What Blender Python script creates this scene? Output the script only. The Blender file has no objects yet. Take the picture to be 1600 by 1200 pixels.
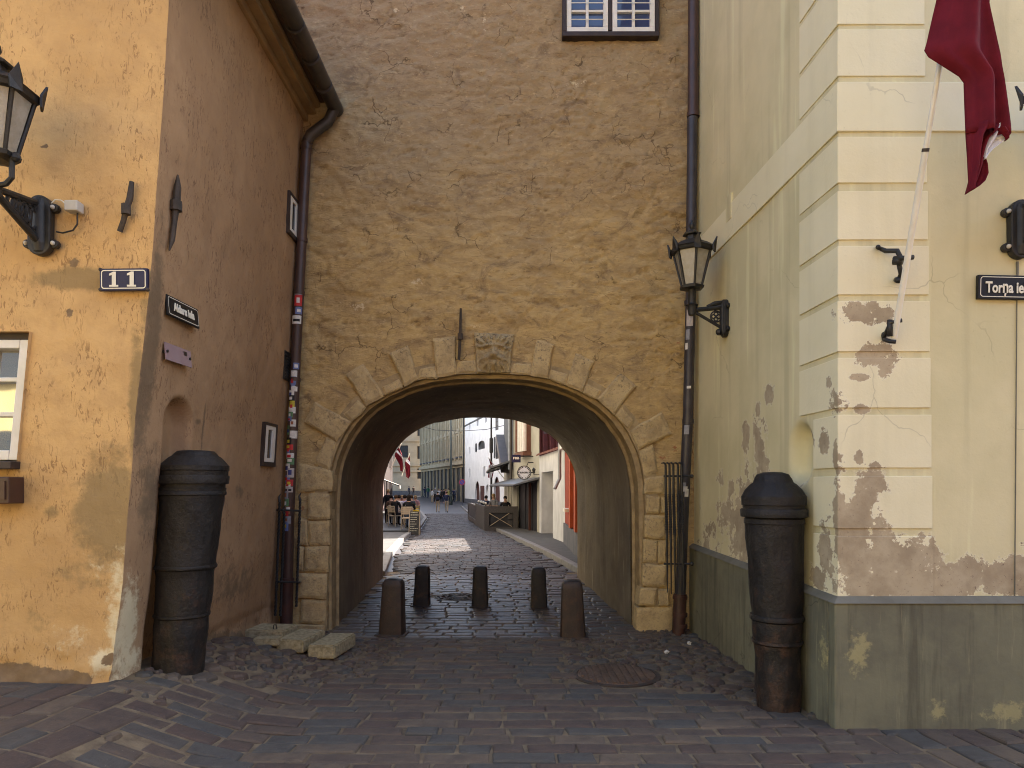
import bpy, bmesh, math, random
import numpy as np
from mathutils import Vector, Matrix
R = math.radians
SC = bpy.context.scene
COL = SC.collection
rng = random.Random(7)
nrs = np.random.RandomState(11)

# ------------------------------------------------------------------ camera, light, exposure
EYE = 1.65          # camera height (m)
FP = 1109.0         # focal length in photo pixels (1600 wide)
CX, CY = 800.0, 761.0   # principal column, horizon row
cam = bpy.data.cameras.new('camera')
cam.sensor_width = 36.0
cam.lens = FP / 1600 * 36.0
cam.shift_y = (CY - 600) / 1600
cam.clip_end = 2000
cam_o = bpy.data.objects.new('camera', cam)
COL.objects.link(cam_o)
cam_o.location = (0, 0, EYE)
cam_o.rotation_euler = (R(90), 0, 0)
SC.camera = cam_o

SUN_AZ, SUN_EL = 56.0, 44.0         # azimuth measured from +Y towards +X
world = bpy.data.worlds.new('World')
SC.world = world
world.use_nodes = True
wn = world.node_tree
bg = wn.nodes['Background']
sky = wn.nodes.new('ShaderNodeTexSky')
sky.sky_type = 'NISHITA'
sky.sun_disc = False
sky.sun_elevation = R(SUN_EL)
sky.sun_rotation = R(SUN_AZ)
sky.air_density = 1.0
sky.dust_density = 3.0
sky.ozone_density = 0.6
wn.links.new(sky.outputs[0], bg.inputs[0])
bg.inputs[1].default_value = 0.095
sl = bpy.data.lights.new('sun', 'SUN')
sl.energy = 5.0
sl.angle = R(0.5)
sl.color = (1.0, 0.93, 0.82)
so = bpy.data.objects.new('sun', sl)
COL.objects.link(so)
sd = Vector((math.sin(R(SUN_AZ)) * math.cos(R(SUN_EL)), math.cos(R(SUN_AZ)) * math.cos(R(SUN_EL)), math.sin(R(SUN_EL))))
so.rotation_euler = sd.to_track_quat('Z', 'Y').to_euler()
so.location = (20, 10, 30)
SC.view_settings.view_transform = 'Standard'
SC.view_settings.look = 'None'
SC.view_settings.gamma = 1.0
SC.view_settings.use_curve_mapping = False
SC.view_settings.exposure = 2.6
SC.render.engine = 'CYCLES'
SC.cycles.use_denoising = True
SC.cycles.pixel_filter_type = 'BLACKMAN_HARRIS'
SC.cycles.filter_width = 1.05
SC.cycles.max_bounces = 8
SC.cycles.diffuse_bounces = 5
SC.cycles.glossy_bounces = 3
SC.cycles.transmission_bounces = 4
SC.cycles.caustics_reflective = False
SC.cycles.caustics_refractive = False

# ------------------------------------------------------------------ placing helpers
GY = [(-30, 0), (13, 0), (20, -.05), (30, -.15), (45, -.35), (62, -.5), (70, -.43), (85, -.3), (105, 0), (130, .2), (400, .2)]
def smooth(a, b, x):
    t = np.clip((np.asarray(x, float) - a) / (b - a), 0, 1)
    return t * t * (3 - 2 * t)
def gz(x, y):
    x = np.asarray(x, float); y = np.asarray(y, float)
    z = np.interp(y, [g[0] for g in GY], [g[1] for g in GY])
    z = z + .28 * smooth(-1.55, -2.8, x) * smooth(8.0, 6.2, y) * smooth(-3.0, 1.0, y)
    return z
def gzf(x, y): return float(gz(x, y))
def P(px, py, Y):           # photo pixel on the plane at depth Y
    return Vector(((px - CX) / FP * Y, Y, EYE - (py - CY) / FP * Y))
def GP(px, py):             # photo pixel on the ground
    lo, hi = 2.5, 200.0
    for _ in range(60):
        m = (lo + hi) / 2
        z = gzf((px - CX) / FP * m, m)
        if CY + (EYE - z) / m * FP > py: lo = m
        else: hi = m
    Y = (lo + hi) / 2
    X = (px - CX) / FP * Y
    return Vector((X, Y, gzf(X, Y)))

# ------------------------------------------------------------------ numpy noise
def _hash(ix, iy, seed):
    h = (ix.astype(np.int64) * 374761393 + iy.astype(np.int64) * 668265263 + seed * 974711) & 0xffffffff
    h = ((h ^ (h >> 13)) * 1274126177) & 0xffffffff
    return ((h ^ (h >> 16)) & 0xffff) / 65535.0
def vnoise(x, y, seed=0):
    ix = np.floor(x); iy = np.floor(y)
    fx = x - ix; fy = y - iy
    fx = fx * fx * (3 - 2 * fx); fy = fy * fy * (3 - 2 * fy)
    a = _hash(ix, iy, seed); b = _hash(ix + 1, iy, seed); c = _hash(ix, iy + 1, seed); d = _hash(ix + 1, iy + 1, seed)
    return (a + (b - a) * fx) * (1 - fy) + (c + (d - c) * fx) * fy - .5
def fbm(x, y, seed=0, oct=4, gain=.5):
    s = 0; a = 1.0
    for k in range(oct):
        s = s + a * vnoise(x * 2 ** k, y * 2 ** k, seed + k * 17); a *= gain
    return s
def voro(x, y, seed=0):
    ix = np.floor(x); iy = np.floor(y)
    f1 = np.full(np.shape(x), 9.0); f2 = np.full(np.shape(x), 9.0); idv = np.zeros(np.shape(x))
    for dx in (-1, 0, 1):
        for dy in (-1, 0, 1):
            cx = ix + dx; cy = iy + dy
            px = cx + _hash(cx, cy, seed); py = cy + _hash(cx, cy, seed + 5)
            d = np.hypot(px - x, py - y)
            h = _hash(cx, cy, seed + 9)
            n = d < f1
            f2 = np.where(n, f1, np.minimum(f2, d))
            idv = np.where(n, h, idv)
            f1 = np.where(n, d, f1)
    return f1, f2, idv

# ------------------------------------------------------------------ materials
class NT:
    def __init__(s, name, rough=.8, spec=.3, metal=0.0):
        s.m = bpy.data.materials.new(name); s.m.use_nodes = True
        s.t = s.m.node_tree; s.b = s.t.nodes['Principled BSDF']
        s.b.inputs['Roughness'].default_value = rough
        s.b.inputs['Specular IOR Level'].default_value = spec
        s.b.inputs['Metallic'].default_value = metal
        s.h = None
        g = s.t.nodes.new('ShaderNodeNewGeometry'); s.pos = g.outputs['Position']; s.island = g.outputs['Random Per Island']
        tc = s.t.nodes.new('ShaderNodeTexCoord'); s.obj = tc.outputs['Object']
    def link(s, v, sock):
        if isinstance(v, (int, float)): sock.default_value = v
        elif isinstance(v, (tuple, list)):
            sock.default_value = tuple(v) + (1.0,) if len(v) == 3 and len(sock.default_value) == 4 else tuple(v)
        else: s.t.links.new(v, sock)
    def scale(s, vec, sc):
        n = s.t.nodes.new('ShaderNodeMapping'); s.t.links.new(vec, n.inputs['Vector']); n.inputs['Scale'].default_value = sc
        return n.outputs[0]
    def noise(s, scale, detail=4, rough=.55, vec=None, dist=0.0):
        n = s.t.nodes.new('ShaderNodeTexNoise')
        n.inputs['Scale'].default_value = scale; n.inputs['Detail'].default_value = detail
        n.inputs['Roughness'].default_value = rough; n.inputs['Distortion'].default_value = dist
        s.t.links.new(vec if vec is not None else s.pos, n.inputs['Vector'])
        return n.outputs['Fac']
    def warp(s, scale, amt):
        n = s.t.nodes.new('ShaderNodeTexNoise'); n.inputs['Scale'].default_value = scale; n.inputs['Detail'].default_value = 4
        s.t.links.new(s.pos, n.inputs['Vector'])
        a = s.t.nodes.new('ShaderNodeVectorMath'); a.operation = 'MULTIPLY_ADD'
        s.t.links.new(n.outputs['Color'], a.inputs[0]); a.inputs[1].default_value = (amt, amt, amt); s.t.links.new(s.pos, a.inputs[2])
        return a.outputs[0]
    def voro(s, scale, vec=None, feature='F1', out='Distance', rnd=1.0):
        n = s.t.nodes.new('ShaderNodeTexVoronoi'); n.feature = feature
        n.inputs['Scale'].default_value = scale; n.inputs['Randomness'].default_value = rnd
        s.t.links.new(vec if vec is not None else s.pos, n.inputs['Vector'])
        return n.outputs[out]
    def math(s, op, a, b=0.0, c=None, clamp=False):
        n = s.t.nodes.new('ShaderNodeMath'); n.operation = op; n.use_clamp = clamp
        s.link(a, n.inputs[0]); s.link(b, n.inputs[1])
        if c is not None: s.link(c, n.inputs[2])
        return n.outputs[0]
    def step(s, v, a, b):
        n = s.t.nodes.new('ShaderNodeMapRange'); n.interpolation_type = 'SMOOTHSTEP'
        s.link(v, n.inputs['Value']); n.inputs['From Min'].default_value = a; n.inputs['From Max'].default_value = b
        return n.outputs[0]
    def mix(s, f, a, b, mode='MIX'):
        n = s.t.nodes.new('ShaderNodeMix'); n.data_type = 'RGBA'; n.blend_type = mode; n.clamp_factor = True
        s.link(f, n.inputs['Factor']); s.link(a, n.inputs['A'] if False else n.inputs[6]); s.link(b, n.inputs[7])
        return n.outputs[2]
    def attr(s, name):
        n = s.t.nodes.new('ShaderNodeAttribute'); n.attribute_name = name
        return n.outputs['Fac']
    def sep(s, vec):
        n = s.t.nodes.new('ShaderNodeSeparateXYZ'); s.t.links.new(vec, n.inputs[0]); return n.outputs
    def color(s, c): s.link(c, s.b.inputs['Base Color']); return s
    def bump(s, h, strength=.5, dist=.02):
        n = s.t.nodes.new('ShaderNodeBump'); n.inputs['Strength'].default_value = strength; n.inputs['Distance'].default_value = dist
        s.link(h, n.inputs['Height'])
        if s.h is not None: s.t.links.new(s.h, n.inputs['Normal'])
        s.h = n.outputs[0]; s.t.links.new(s.h, s.b.inputs['Normal']); return s
    def rough(s, v): s.link(v, s.b.inputs['Roughness']); return s
    def blobs(s, items):        # items: (centre, radii) in world metres -> 0..1 soft mask
        out = None
        for c, r in items:
            a = s.t.nodes.new('ShaderNodeVectorMath'); a.operation = 'SUBTRACT'
            s.t.links.new(s.pos, a.inputs[0]); a.inputs[1].default_value = c
            b = s.t.nodes.new('ShaderNodeVectorMath'); b.operation = 'DIVIDE'
            s.t.links.new(a.outputs[0], b.inputs[0]); b.inputs[1].default_value = r
            l = s.t.nodes.new('ShaderNodeVectorMath'); l.operation = 'LENGTH'
            s.t.links.new(b.outputs[0], l.inputs[0])
            v = s.math('SUBTRACT', 1.0, l.outputs['Value'])
            out = v if out is None else s.math('MAXIMUM', out, v)
        return out
def simple(name, c1, c2=None, scale=6, rough=.7, spec=.3, bump=.0, bscale=40, metal=0.0, stretch=None):
    n = NT(name, rough, spec, metal)
    c2 = c2 or tuple(v * .7 for v in c1)
    vec = n.scale(n.pos, stretch) if stretch else None
    f = n.step(n.noise(scale, 5, .6, vec), .3, .7)
    n.color(n.mix(f, c1, c2))
    if bump: n.bump(n.noise(bscale, 4, .6, vec), bump, .01)
    return n.m
M = {}

# ------------------------------------------------------------------ mesh helpers
def origin_of(o):
    v = Vector((0, 0, 0))
    while o is not None:
        v = v + Vector(o.location); o = o.parent
    return v
class MB:
    def __init__(s): s.v = []; s.f = []; s.mi = []
    def add(s, vs, fs, mi=0):
        n = len(s.v); s.v += [tuple(v) for v in vs]
        s.f += [tuple(i + n for i in f) for f in fs]; s.mi += [mi] * len(fs); return s
    def box(s, a, b, mi=0):
        x0, y0, z0 = a; x1, y1, z1 = b
        return s.add([(x0,y0,z0),(x1,y0,z0),(x1,y1,z0),(x0,y1,z0),(x0,y0,z1),(x1,y0,z1),(x1,y1,z1),(x0,y1,z1)],
                     [(0,3,2,1),(4,5,6,7),(0,1,5,4),(1,2,6,5),(2,3,7,6),(3,0,4,7)], mi)
    def hexa(s, p, mi=0):       # 8 points, bottom ring then top ring
        return s.add(p, [(0,3,2,1),(4,5,6,7),(0,1,5,4),(1,2,6,5),(2,3,7,6),(3,0,4,7)], mi)
    def prism(s, poly, d, mi=0):    # polygon of 3-D points extruded by vector d
        n = len(poly); poly = [Vector(p) for p in poly]; d = Vector(d)
        vs = poly + [p + d for p in poly]
        fs = [tuple(range(n))[::-1], tuple(range(n, 2 * n))] + [(i, (i + 1) % n, n + (i + 1) % n, n + i) for i in range(n)]
        return s.add(vs, fs, mi)
    def tube(s, pts, r, seg=10, mi=0, cap=True):
        pts = [Vector(p) for p in pts]; rs = r if isinstance(r, (list, tuple)) else [r] * len(pts)
        vs = []; up = None
        for i, p in enumerate(pts):
            t = (pts[min(i + 1, len(pts) - 1)] - pts[max(i - 1, 0)]).normalized()
            if up is None or abs(up.dot(t)) > .95:
                up = Vector((0, 0, 1)) if abs(t.z) < .9 else Vector((0, 1, 0))
            u = (up - t * up.dot(t)).normalized(); w = t.cross(u); up = u
            vs += [p + (u * math.cos(2 * math.pi * k / seg) + w * math.sin(2 * math.pi * k / seg)) * rs[i] for k in range(seg)]
        fs = []
        for i in range(len(pts) - 1):
            for k in range(seg):
                a = i * seg + k; b = i * seg + (k + 1) % seg
                fs.append((a, b, b + seg, a + seg))
        if cap: fs += [tuple(range(seg))[::-1], tuple(range(len(vs) - seg, len(vs)))]
        return s.add(vs, fs, mi)
    def lathe(s, prof, c=(0, 0, 0), seg=24, mi=0, phase=0.0, cap=True):   # prof: (r, z)
        vs = []; fs = []
        for r, z in prof:
            vs += [(c[0] + r * math.cos(2 * math.pi * k / seg + phase), c[1] + r * math.sin(2 * math.pi * k / seg + phase), c[2] + z) for k in range(seg)]
        for i in range(len(prof) - 1):
            for k in range(seg):
                a = i * seg + k; b = i * seg + (k + 1) % seg
                fs.append((a, b, b + seg, a + seg))
        if cap: fs += [tuple(range(seg))[::-1], tuple(range(len(vs) - seg, len(vs)))]
        return s.add(vs, fs, mi)
    def ball(s, c, r, seg=8, rings=5, mi=0, sq=(1, 1, 1)):
        prof = [(max(1e-3, math.sin(math.pi * i / rings)) * r, -math.cos(math.pi * i / rings) * r) for i in range(rings + 1)]
        n0 = len(s.v); s.lathe(prof, (0, 0, 0), seg, mi)
        for i in range(n0, len(s.v)):
            v = s.v[i]; s.v[i] = (c[0] + v[0] * sq[0], c[1] + v[1] * sq[1], c[2] + v[2] * sq[2])
        return s
    def xform(s, mat, start=0):
        for i in range(start, len(s.v)): s.v[i] = tuple(mat @ Vector(s.v[i]))
        return s
    def build(s, name, mat, parent=None, smooth=False, attrs=None, bevel=0.0, keep=False, angle=None):
        me = bpy.data.meshes.new(name)
        o0 = origin_of(parent)
        vs = [(v[0] - o0.x, v[1] - o0.y, v[2] - o0.z) for v in s.v]
        me.from_pydata(vs, [], s.f)
        mats = mat if isinstance(mat, (list, tuple)) else [mat]
        for m in mats: me.materials.append(m)
        if len(mats) > 1: me.polygons.foreach_set('material_index', s.mi)
        if attrs:
            for k, a in attrs.items():
                at = me.attributes.new(k, 'FLOAT', 'POINT'); at.data.foreach_set('value', np.asarray(a, np.float32).ravel())
        if smooth: me.polygons.foreach_set('use_smooth', [True] * len(me.polygons))
        me.validate(); me.update()
        if angle is not None: me.set_sharp_from_angle(angle=R(angle))
        o = bpy.data.objects.new(name, me); COL.objects.link(o); o.parent = parent
        if bevel:
            b = o.modifiers.new('bevel', 'BEVEL'); b.width = bevel; b.segments = 2; b.limit_method = 'ANGLE'
        return o
def gridmesh(name, X, Y, Z, mat, parent, attrs=None, mask=None, smooth=True, flip=False):
    n, m = X.shape
    o0 = origin_of(parent)
    vs = np.stack([X - o0.x, Y - o0.y, Z - o0.z], -1).reshape(-1, 3)
    i = np.arange(n * m).reshape(n, m)
    q = np.stack([i[:-1, :-1], i[:-1, 1:], i[1:, 1:], i[1:, :-1]], -1)
    if flip: q = q[..., ::-1]
    if mask is not None: q = q[mask]
    q = q.reshape(-1, 4)
    me = bpy.data.meshes.new(name)
    me.vertices.add(len(vs)); me.vertices.foreach_set('co', vs.astype(np.float32).ravel())
    me.loops.add(q.size); me.loops.foreach_set('vertex_index', q.astype(np.int32).ravel())
    me.polygons.add(len(q)); me.polygons.foreach_set('loop_start', np.arange(0, q.size, 4, dtype=np.int32))
    me.polygons.foreach_set('loop_total', np.full(len(q), 4, np.int32))
    me.update(calc_edges=True)
    me.polygons.foreach_set('use_smooth', [smooth] * len(q))
    me.materials.append(mat)
    if attrs:
        for k, a in attrs.items():
            at = me.attributes.new(k, 'FLOAT', 'POINT'); at.data.foreach_set('value', np.asarray(a, np.float32).ravel())
    o = bpy.data.objects.new(name, me); COL.objects.link(o); o.parent = parent
    return o
def thing(name, label, cat, loc=(0, 0, 0), group=None, kind=None):
    o = bpy.data.objects.new(name, None); COL.objects.link(o); o.location = loc
    o.empty_display_size = .2
    tag(o, label, cat, group, kind); return o
def tag(o, label=None, cat=None, group=None, kind=None):
    if label: o['label'] = label
    if cat: o['category'] = cat
    if group: o['group'] = group
    if kind: o['kind'] = kind
    return o
def copy_tree(o, parent=None):
    c = o.copy(); COL.objects.link(c)
    if parent is not None: c.parent = parent
    for ch in list(o.children): copy_tree(ch, c)
    return c
def text(name, body, origin, u, v, size, mat, parent, squeeze=1.0, bold=0.0, align='CENTER', lift=.004, thick=.002):
    cu = bpy.data.curves.new(name, 'FONT'); cu.body = body; cu.size = size; cu.align_x = align; cu.align_y = 'CENTER'
    cu.offset = bold; cu.extrude = thick; cu.resolution_u = 3
    t = bpy.data.objects.new(name + '_tmp', cu); COL.objects.link(t)
    dg = bpy.context.evaluated_depsgraph_get()
    me = bpy.data.meshes.new_from_object(t.evaluated_get(dg))
    bpy.data.objects.remove(t); bpy.data.curves.remove(cu)
    u = Vector(u).normalized(); v = Vector(v).normalized(); n = u.cross(v); o0 = origin_of(parent); og = Vector(origin) - o0
    for w in me.vertices:
        c = w.co.copy(); w.co = og + u * (c.x * squeeze) + v * c.y + n * (c.z + lift)
    me.materials.clear(); me.materials.append(mat); me.name = name
    o = bpy.data.objects.new(name, me); COL.objects.link(o); o.parent = parent
    return o
# ------------------------------------------------------------------ materials for the setting
def plaster_ochre(name='ochre_plaster', tint=(1, 1, 1)):
    n = NT(name, .88, .15)
    big = n.step(n.noise(.9, 4, .6), .35, .65)
    c = n.mix(big, (.62, .40, .172), (.51, .32, .135))
    mid = n.step(n.noise(5, 5, .65), .38, .68)
    c = n.mix(n.math('MULTIPLY', mid, .55), c, (.46, .29, .13))
    wv = n.scale(n.pos, (34, 34, 11))
    worm = n.step(n.noise(1.0, 4, .65, wv, 1.6), .555, .60)
    reg = n.step(n.noise(3.2, 4, .65), .42, .60)
    worm = n.math('MULTIPLY', worm, reg)
    c = n.mix(n.math('MULTIPLY', worm, .75), c, (.25, .145, .065))
    st = n.math('ADD', n.attr('stain'), n.math('MULTIPLY', n.math('SUBTRACT', n.noise(7, 6, .7), .5), 1.0))
    c = n.mix(n.math('MULTIPLY', n.step(st, .30, .62), .75), c, (.24, .175, .085))
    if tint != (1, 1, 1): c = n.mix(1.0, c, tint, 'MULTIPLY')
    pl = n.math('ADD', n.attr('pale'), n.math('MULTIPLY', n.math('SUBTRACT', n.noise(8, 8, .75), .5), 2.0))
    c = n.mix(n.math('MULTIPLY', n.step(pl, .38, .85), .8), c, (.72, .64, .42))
    bs = n.math('ADD', n.attr('bare'), n.math('MULTIPLY', n.math('SUBTRACT', n.noise(9, 7, .75), .5), 1.5))
    c = n.mix(n.step(bs, .45, .6), c, n.mix(n.noise(14, 4), (.13, .085, .05), (.30, .21, .12)))
    n.color(c)
    n.bump(worm, -.8, .012)
    n.bump(n.noise(60, 5, .65), .35, .006)
    n.bump(n.noise(9, 5, .6), .5, .02)
    return n.m
def gate_plaster():
    n = NT('rough_ochre_stone_wall', 1.0, .0)
    p = n.sep(n.pos)
    zf = n.math('ADD', n.math('MULTIPLY', p[2], 1.0), n.math('MULTIPLY', n.math('SUBTRACT', n.noise(.8, 4, .6), .5), 4.5))
    c = n.mix(n.step(zf, 3.6, 6.6), (.56, .40, .18), (.41, .30, .17))
    wv = n.scale(n.pos, (1.0, 1.0, 2.6))
    f = n.step(n.noise(3.2, 6, .68, wv, .8), .36, .66)
    c = n.mix(n.math('MULTIPLY', f, .5), c, (.27, .185, .10))
    sm = n.step(n.noise(2.4, 7, .72, n.scale(n.pos, (1, 1, 1.5)), 1.4), .52, .68)
    c = n.mix(n.math('MULTIPLY', sm, .6), c, (.20, .14, .09))
    stk = n.step(n.noise(1, 5, .7, n.scale(n.pos, (9, 9, 42)), .8), .56, .66)
    c = n.mix(n.math('MULTIPLY', stk, .55), c, (.19, .13, .07))
    stl = n.step(n.noise(1, 4, .7, n.scale(n.pos, (13, 13, 36)), .6), .60, .68)
    c = n.mix(n.math('MULTIPLY', stl, .4), c, (.70, .53, .29))
    f2 = n.step(n.noise(14, 5, .7), .5, .74)
    c = n.mix(n.math('MULTIPLY', f2, .35), c, (.62, .47, .25))
    cav = n.attr('crack')
    c = n.mix(n.math('MULTIPLY', cav, .55), c, (.17, .11, .06))
    ck = n.voro(2.6, n.warp(3.0, .5), 'DISTANCE_TO_EDGE')
    ckm = n.math('MULTIPLY', n.step(ck, .022, .0), n.step(n.noise(2.3, 4, .65), .50, .60))
    c = n.mix(n.math('MULTIPLY', ckm, .75), c, (.09, .06, .035))
    chip = n.math('MULTIPLY', n.step(n.noise(30, 5, .75), .63, .68), n.step(n.noise(2.1, 3, .6), .52, .62))
    c = n.mix(n.math('MULTIPLY', chip, .75), c, (.66, .53, .34))
    wh = n.math('ADD', n.attr('white'), n.math('MULTIPLY', n.math('SUBTRACT', n.noise(20, 5, .75), .5), 3.0))
    c = n.mix(n.math('MULTIPLY', n.step(wh, .85, 1.0), .75), c, (.72, .6, .38))
    br = n.math('ADD', n.attr('brick'), n.math('MULTIPLY', n.math('SUBTRACT', n.noise(20, 5, .75), .5), 3.0))
    c = n.mix(n.math('MULTIPLY', n.step(br, .85, 1.0), .75), c, (.34, .12, .06))
    n.color(c)
    n.bump(n.noise(7, 9, .72, n.scale(n.pos, (1, 1, 1.6)), .4), .6, .035)
    n.bump(n.noise(34, 6, .75, n.scale(n.pos, (1, 1, 2.4))), .7, .014)
    n.bump(stk, -.8, .014)
    n.bump(ckm, -.9, .02)
    return n.m
def stone(name, a, b, dk=(.13, .11, .08)):
    n = NT(name, .9, .15)
    c = n.mix(n.island, a, b)
    c = n.mix(n.step(n.noise(5, 5, .65), .4, .68), c, n.mix(.5, c, (.25, .18, .1)))
    pit = n.step(n.noise(34, 6, .75), .50, .64)
    lich = n.step(n.math('ADD', n.attr('lichen'), n.math('MULTIPLY', n.math('SUBTRACT', n.noise(4, 4, .6), .5), 1.6)), .3, .8)
    c = n.mix(n.math('MULTIPLY', pit, n.math('ADD', .38, n.math('MULTIPLY', lich, .6))), c, dk)
    n.color(c)
    n.bump(n.noise(40, 5, .7), .7, .012)
    n.bump(n.noise(7, 4, .6), .5, .02)
    return n.m
M['ochre'] = plaster_ochre()
M['ochre_shaded'] = plaster_ochre('shaded_ochre_plaster', (.68, .68, .86))  # same ochre plaster, tinted darker and bluer to carry the side wall's shade
M['gate'] = gate_plaster()
M['voussoir'] = stone('ashlar_limestone', (.68, .51, .255), (.42, .32, .17))
M['keystone'] = stone('dark_carved_limestone', (.44, .35, .20), (.44, .35, .20), (.09, .08, .06))
M['ringmortar'] = simple('arch_rim_stone', (.42, .315, .17), (.27, .20, .11), 9, .95, .05, .7, 40)
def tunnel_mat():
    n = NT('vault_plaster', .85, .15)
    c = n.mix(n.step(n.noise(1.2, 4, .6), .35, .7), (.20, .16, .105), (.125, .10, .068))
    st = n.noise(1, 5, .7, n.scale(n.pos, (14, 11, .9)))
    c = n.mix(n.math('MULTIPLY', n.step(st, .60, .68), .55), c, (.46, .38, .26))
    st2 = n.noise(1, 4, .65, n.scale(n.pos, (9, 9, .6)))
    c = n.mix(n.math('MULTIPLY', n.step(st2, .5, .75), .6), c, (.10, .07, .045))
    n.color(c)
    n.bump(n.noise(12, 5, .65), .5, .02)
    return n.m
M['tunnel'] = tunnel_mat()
def Ffront(px, py, Y=4.89): return P(px, py, Y)
def Sside(px, py, X):
    Y = X / ((px - CX) / FP); return P(px, py, Y)
FR = [(1350,492,34,20),(1375,495,22,14),(1360,478,14,10),(1345,497,18,12),(1365,553,30,17),(1382,575,11,20),(1338,590,16,5),(1362,752,23,28),(1345,641,13,9),(1341,712,9,13),
      (1340,805,22,34),(1338,872,34,68),(1384,878,34,66),(1420,895,52,52),(1490,908,80,30),(1560,902,60,30),(1600,890,36,36),(1395,912,90,32),(1318,855,7,50),(1455,868,14,20),(1670,902,70,36)]
SD = [(1190,690,9,34),(1172,680,6,26),(1204,618,8,16),(1176,795,17,60),(1156,815,14,50),(1168,845,28,45),(1120,838,14,24),(1135,745,6,13),(1150,760,5,16),(1190,640,4,12),(1196,740,10,45),(1258,690,9,16),(1252,735,9,18),
      (1285,860,11,48),(1283,690,7,22),(1300,630,9,30),(1302,820,6,60),(1275,905,12,20),(1300,720,4,40),(1290,600,5,12),(1140,805,10,32),(1110,850,10,12),(1184,870,14,18)]
def peelblobs():
    out = []
    for px, py, rx, ry in FR:
        k = 4.89 / FP; out.append((tuple(Ffront(px, py)), (rx * k * 1.5, .12, ry * k * 1.5)))
    for px, py, rx, ry in SD:
        p = Sside(px, py, 2.21); k = p.y / FP
        out.append((tuple(p), (.14, rx * p.y * p.y / (2.21 * FP) * 1.5, ry * k * 1.5)))
    return out
def cream(name, a, b, streak):
    n = NT(name, .85, .18)
    c = n.mix(n.step(n.noise(1.1, 4, .6), .32, .68), a, b)
    s1 = n.noise(1, 4, .6, n.scale(n.pos, (5, 5, .25)))
    c = n.mix(n.math('MULTIPLY', n.step(s1, .5, .75), streak), c, tuple(v * .55 for v in b))
    c = n.mix(n.math('MULTIPLY', n.step(n.noise(30, 5, .7), .62, .75), .25), c, tuple(v * .6 for v in b))
    if streak > .3:
        s2 = n.noise(1, 3, .6, n.scale(n.pos, (7, 7, .5)))
        c = n.mix(n.math('MULTIPLY', n.step(s2, .58, .72), .4), c, tuple(min(.85, v * 1.35) for v in a))
    cr = n.voro(.85, n.warp(2.5, .35), 'DISTANCE_TO_EDGE')
    crm = n.math('MULTIPLY', n.step(cr, .005, .0), n.step(n.noise(1.3, 3), .52, .66))
    c = n.mix(n.math('MULTIPLY', crm, .3), c, (.12, .10, .07))
    bl = n.math('ADD', n.blobs(peelblobs()), n.math('MULTIPLY', n.math('SUBTRACT', n.noise(6.0, 9, .74), .5), 2.9))
    pm = n.step(bl, .335, .355)
    edge = n.math('MULTIPLY', n.step(bl, .22, .335), n.math('SUBTRACT', 1.0, pm))
    pc = n.mix(n.step(n.noise(4, 5, .65), .35, .65), (.47, .39, .265), (.35, .28, .185))
    pc = n.mix(n.step(n.noise(50, 4, .7), .6, .7), pc, (.2, .15, .11))
    c = n.mix(n.math('MULTIPLY', edge, .5), c, (.82, .78, .62))
    c = n.mix(pm, c, pc)
    n.color(c)
    n.bump(pm, -1.0, .03)
    n.bump(n.noise(50, 5, .7), .25, .005)
    n.bump(n.noise(5, 4, .6), .25, .02)
    return n.m
M['cream_side'] = cream('olive_cream_plaster', (.69, .62, .385), (.585, .53, .315), .35)
M['cream_front'] = M['cream_side']
M['quoin'] = cream('pale_cream_paint', (.79, .73, .505), (.73, .67, .44), .12)
def plinth_mat():
    n = NT('grey_green_plinth_render', .8, .2)
    c = n.mix(n.step(n.noise(1.8, 5, .65), .35, .65), (.20, .195, .13), (.145, .14, .10))
    s1 = n.noise(1, 4, .65, n.scale(n.pos, (9, 9, .7)))
    c = n.mix(n.math('MULTIPLY', n.step(s1, .48, .68), .65), c, (.085, .08, .058))
    s2 = n.noise(1, 4, .7, n.scale(n.pos, (16, 16, 1.1)))
    c = n.mix(n.math('MULTIPLY', n.step(s2, .58, .72), .45), c, (.36, .33, .2))
    bl = n.math('ADD', n.blobs([((2.36, 4.84, .52), (.2, .2, .36)), ((2.15, 5.0, .5), (.2, .18, .4)), ((2.9, 4.84, .12), (.12, .2, .2)), ((3.4, 4.84, .12), (.5, .2, .16))]),
                n.math('MULTIPLY', n.math('SUBTRACT', n.noise(16, 6, .75), .5), 1.6))
    c = n.mix(n.math('MULTIPLY', n.step(bl, .55, .85), .7), c, (.40, .36, .18))
    cr = n.voro(.9, n.warp(3, .4), 'DISTANCE_TO_EDGE')
    c = n.mix(n.math('MULTIPLY', n.math('MULTIPLY', n.step(cr, .007, .0), n.step(n.noise(1.1, 3), .45, .6)), .6), c, (.05, .045, .035))
    n.color(c)
    n.bump(n.noise(25, 5, .7), .3, .01)
    return n.m
M['plinth'] = plinth_mat()
M['cap'] = simple('grey_plinth_cap', (.18, .17, .135), (.14, .13, .10), 5, .75, .2, .2, 40)
def iron(name, c1=(.014, .014, .014), c2=(.03, .027, .024), rust=.0, rough=.5, b=.25):
    n = NT(name, rough, .4)
    c = n.mix(n.step(n.noise(8, 5, .65), .35, .7), c1, c2)
    if rust:
        z = n.sep(n.pos)[2]
        f = n.step(n.math('ADD', n.noise(9, 6, .7), n.math('MULTIPLY', z, -.16)), .46 - rust * .2, .70 - rust * .2)
        c = n.mix(n.math('MULTIPLY', f, .8), c, (.062, .032, .019))
        sc = n.step(n.noise(1, 5, .75, n.scale(n.pos, (60, 60, 25))), .63, .72)
        c = n.mix(n.math('MULTIPLY', sc, .5), c, (.12, .115, .105))
    n.color(c)
    n.bump(n.noise(30, 5, .65), b, .01)
    return n.m
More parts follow.
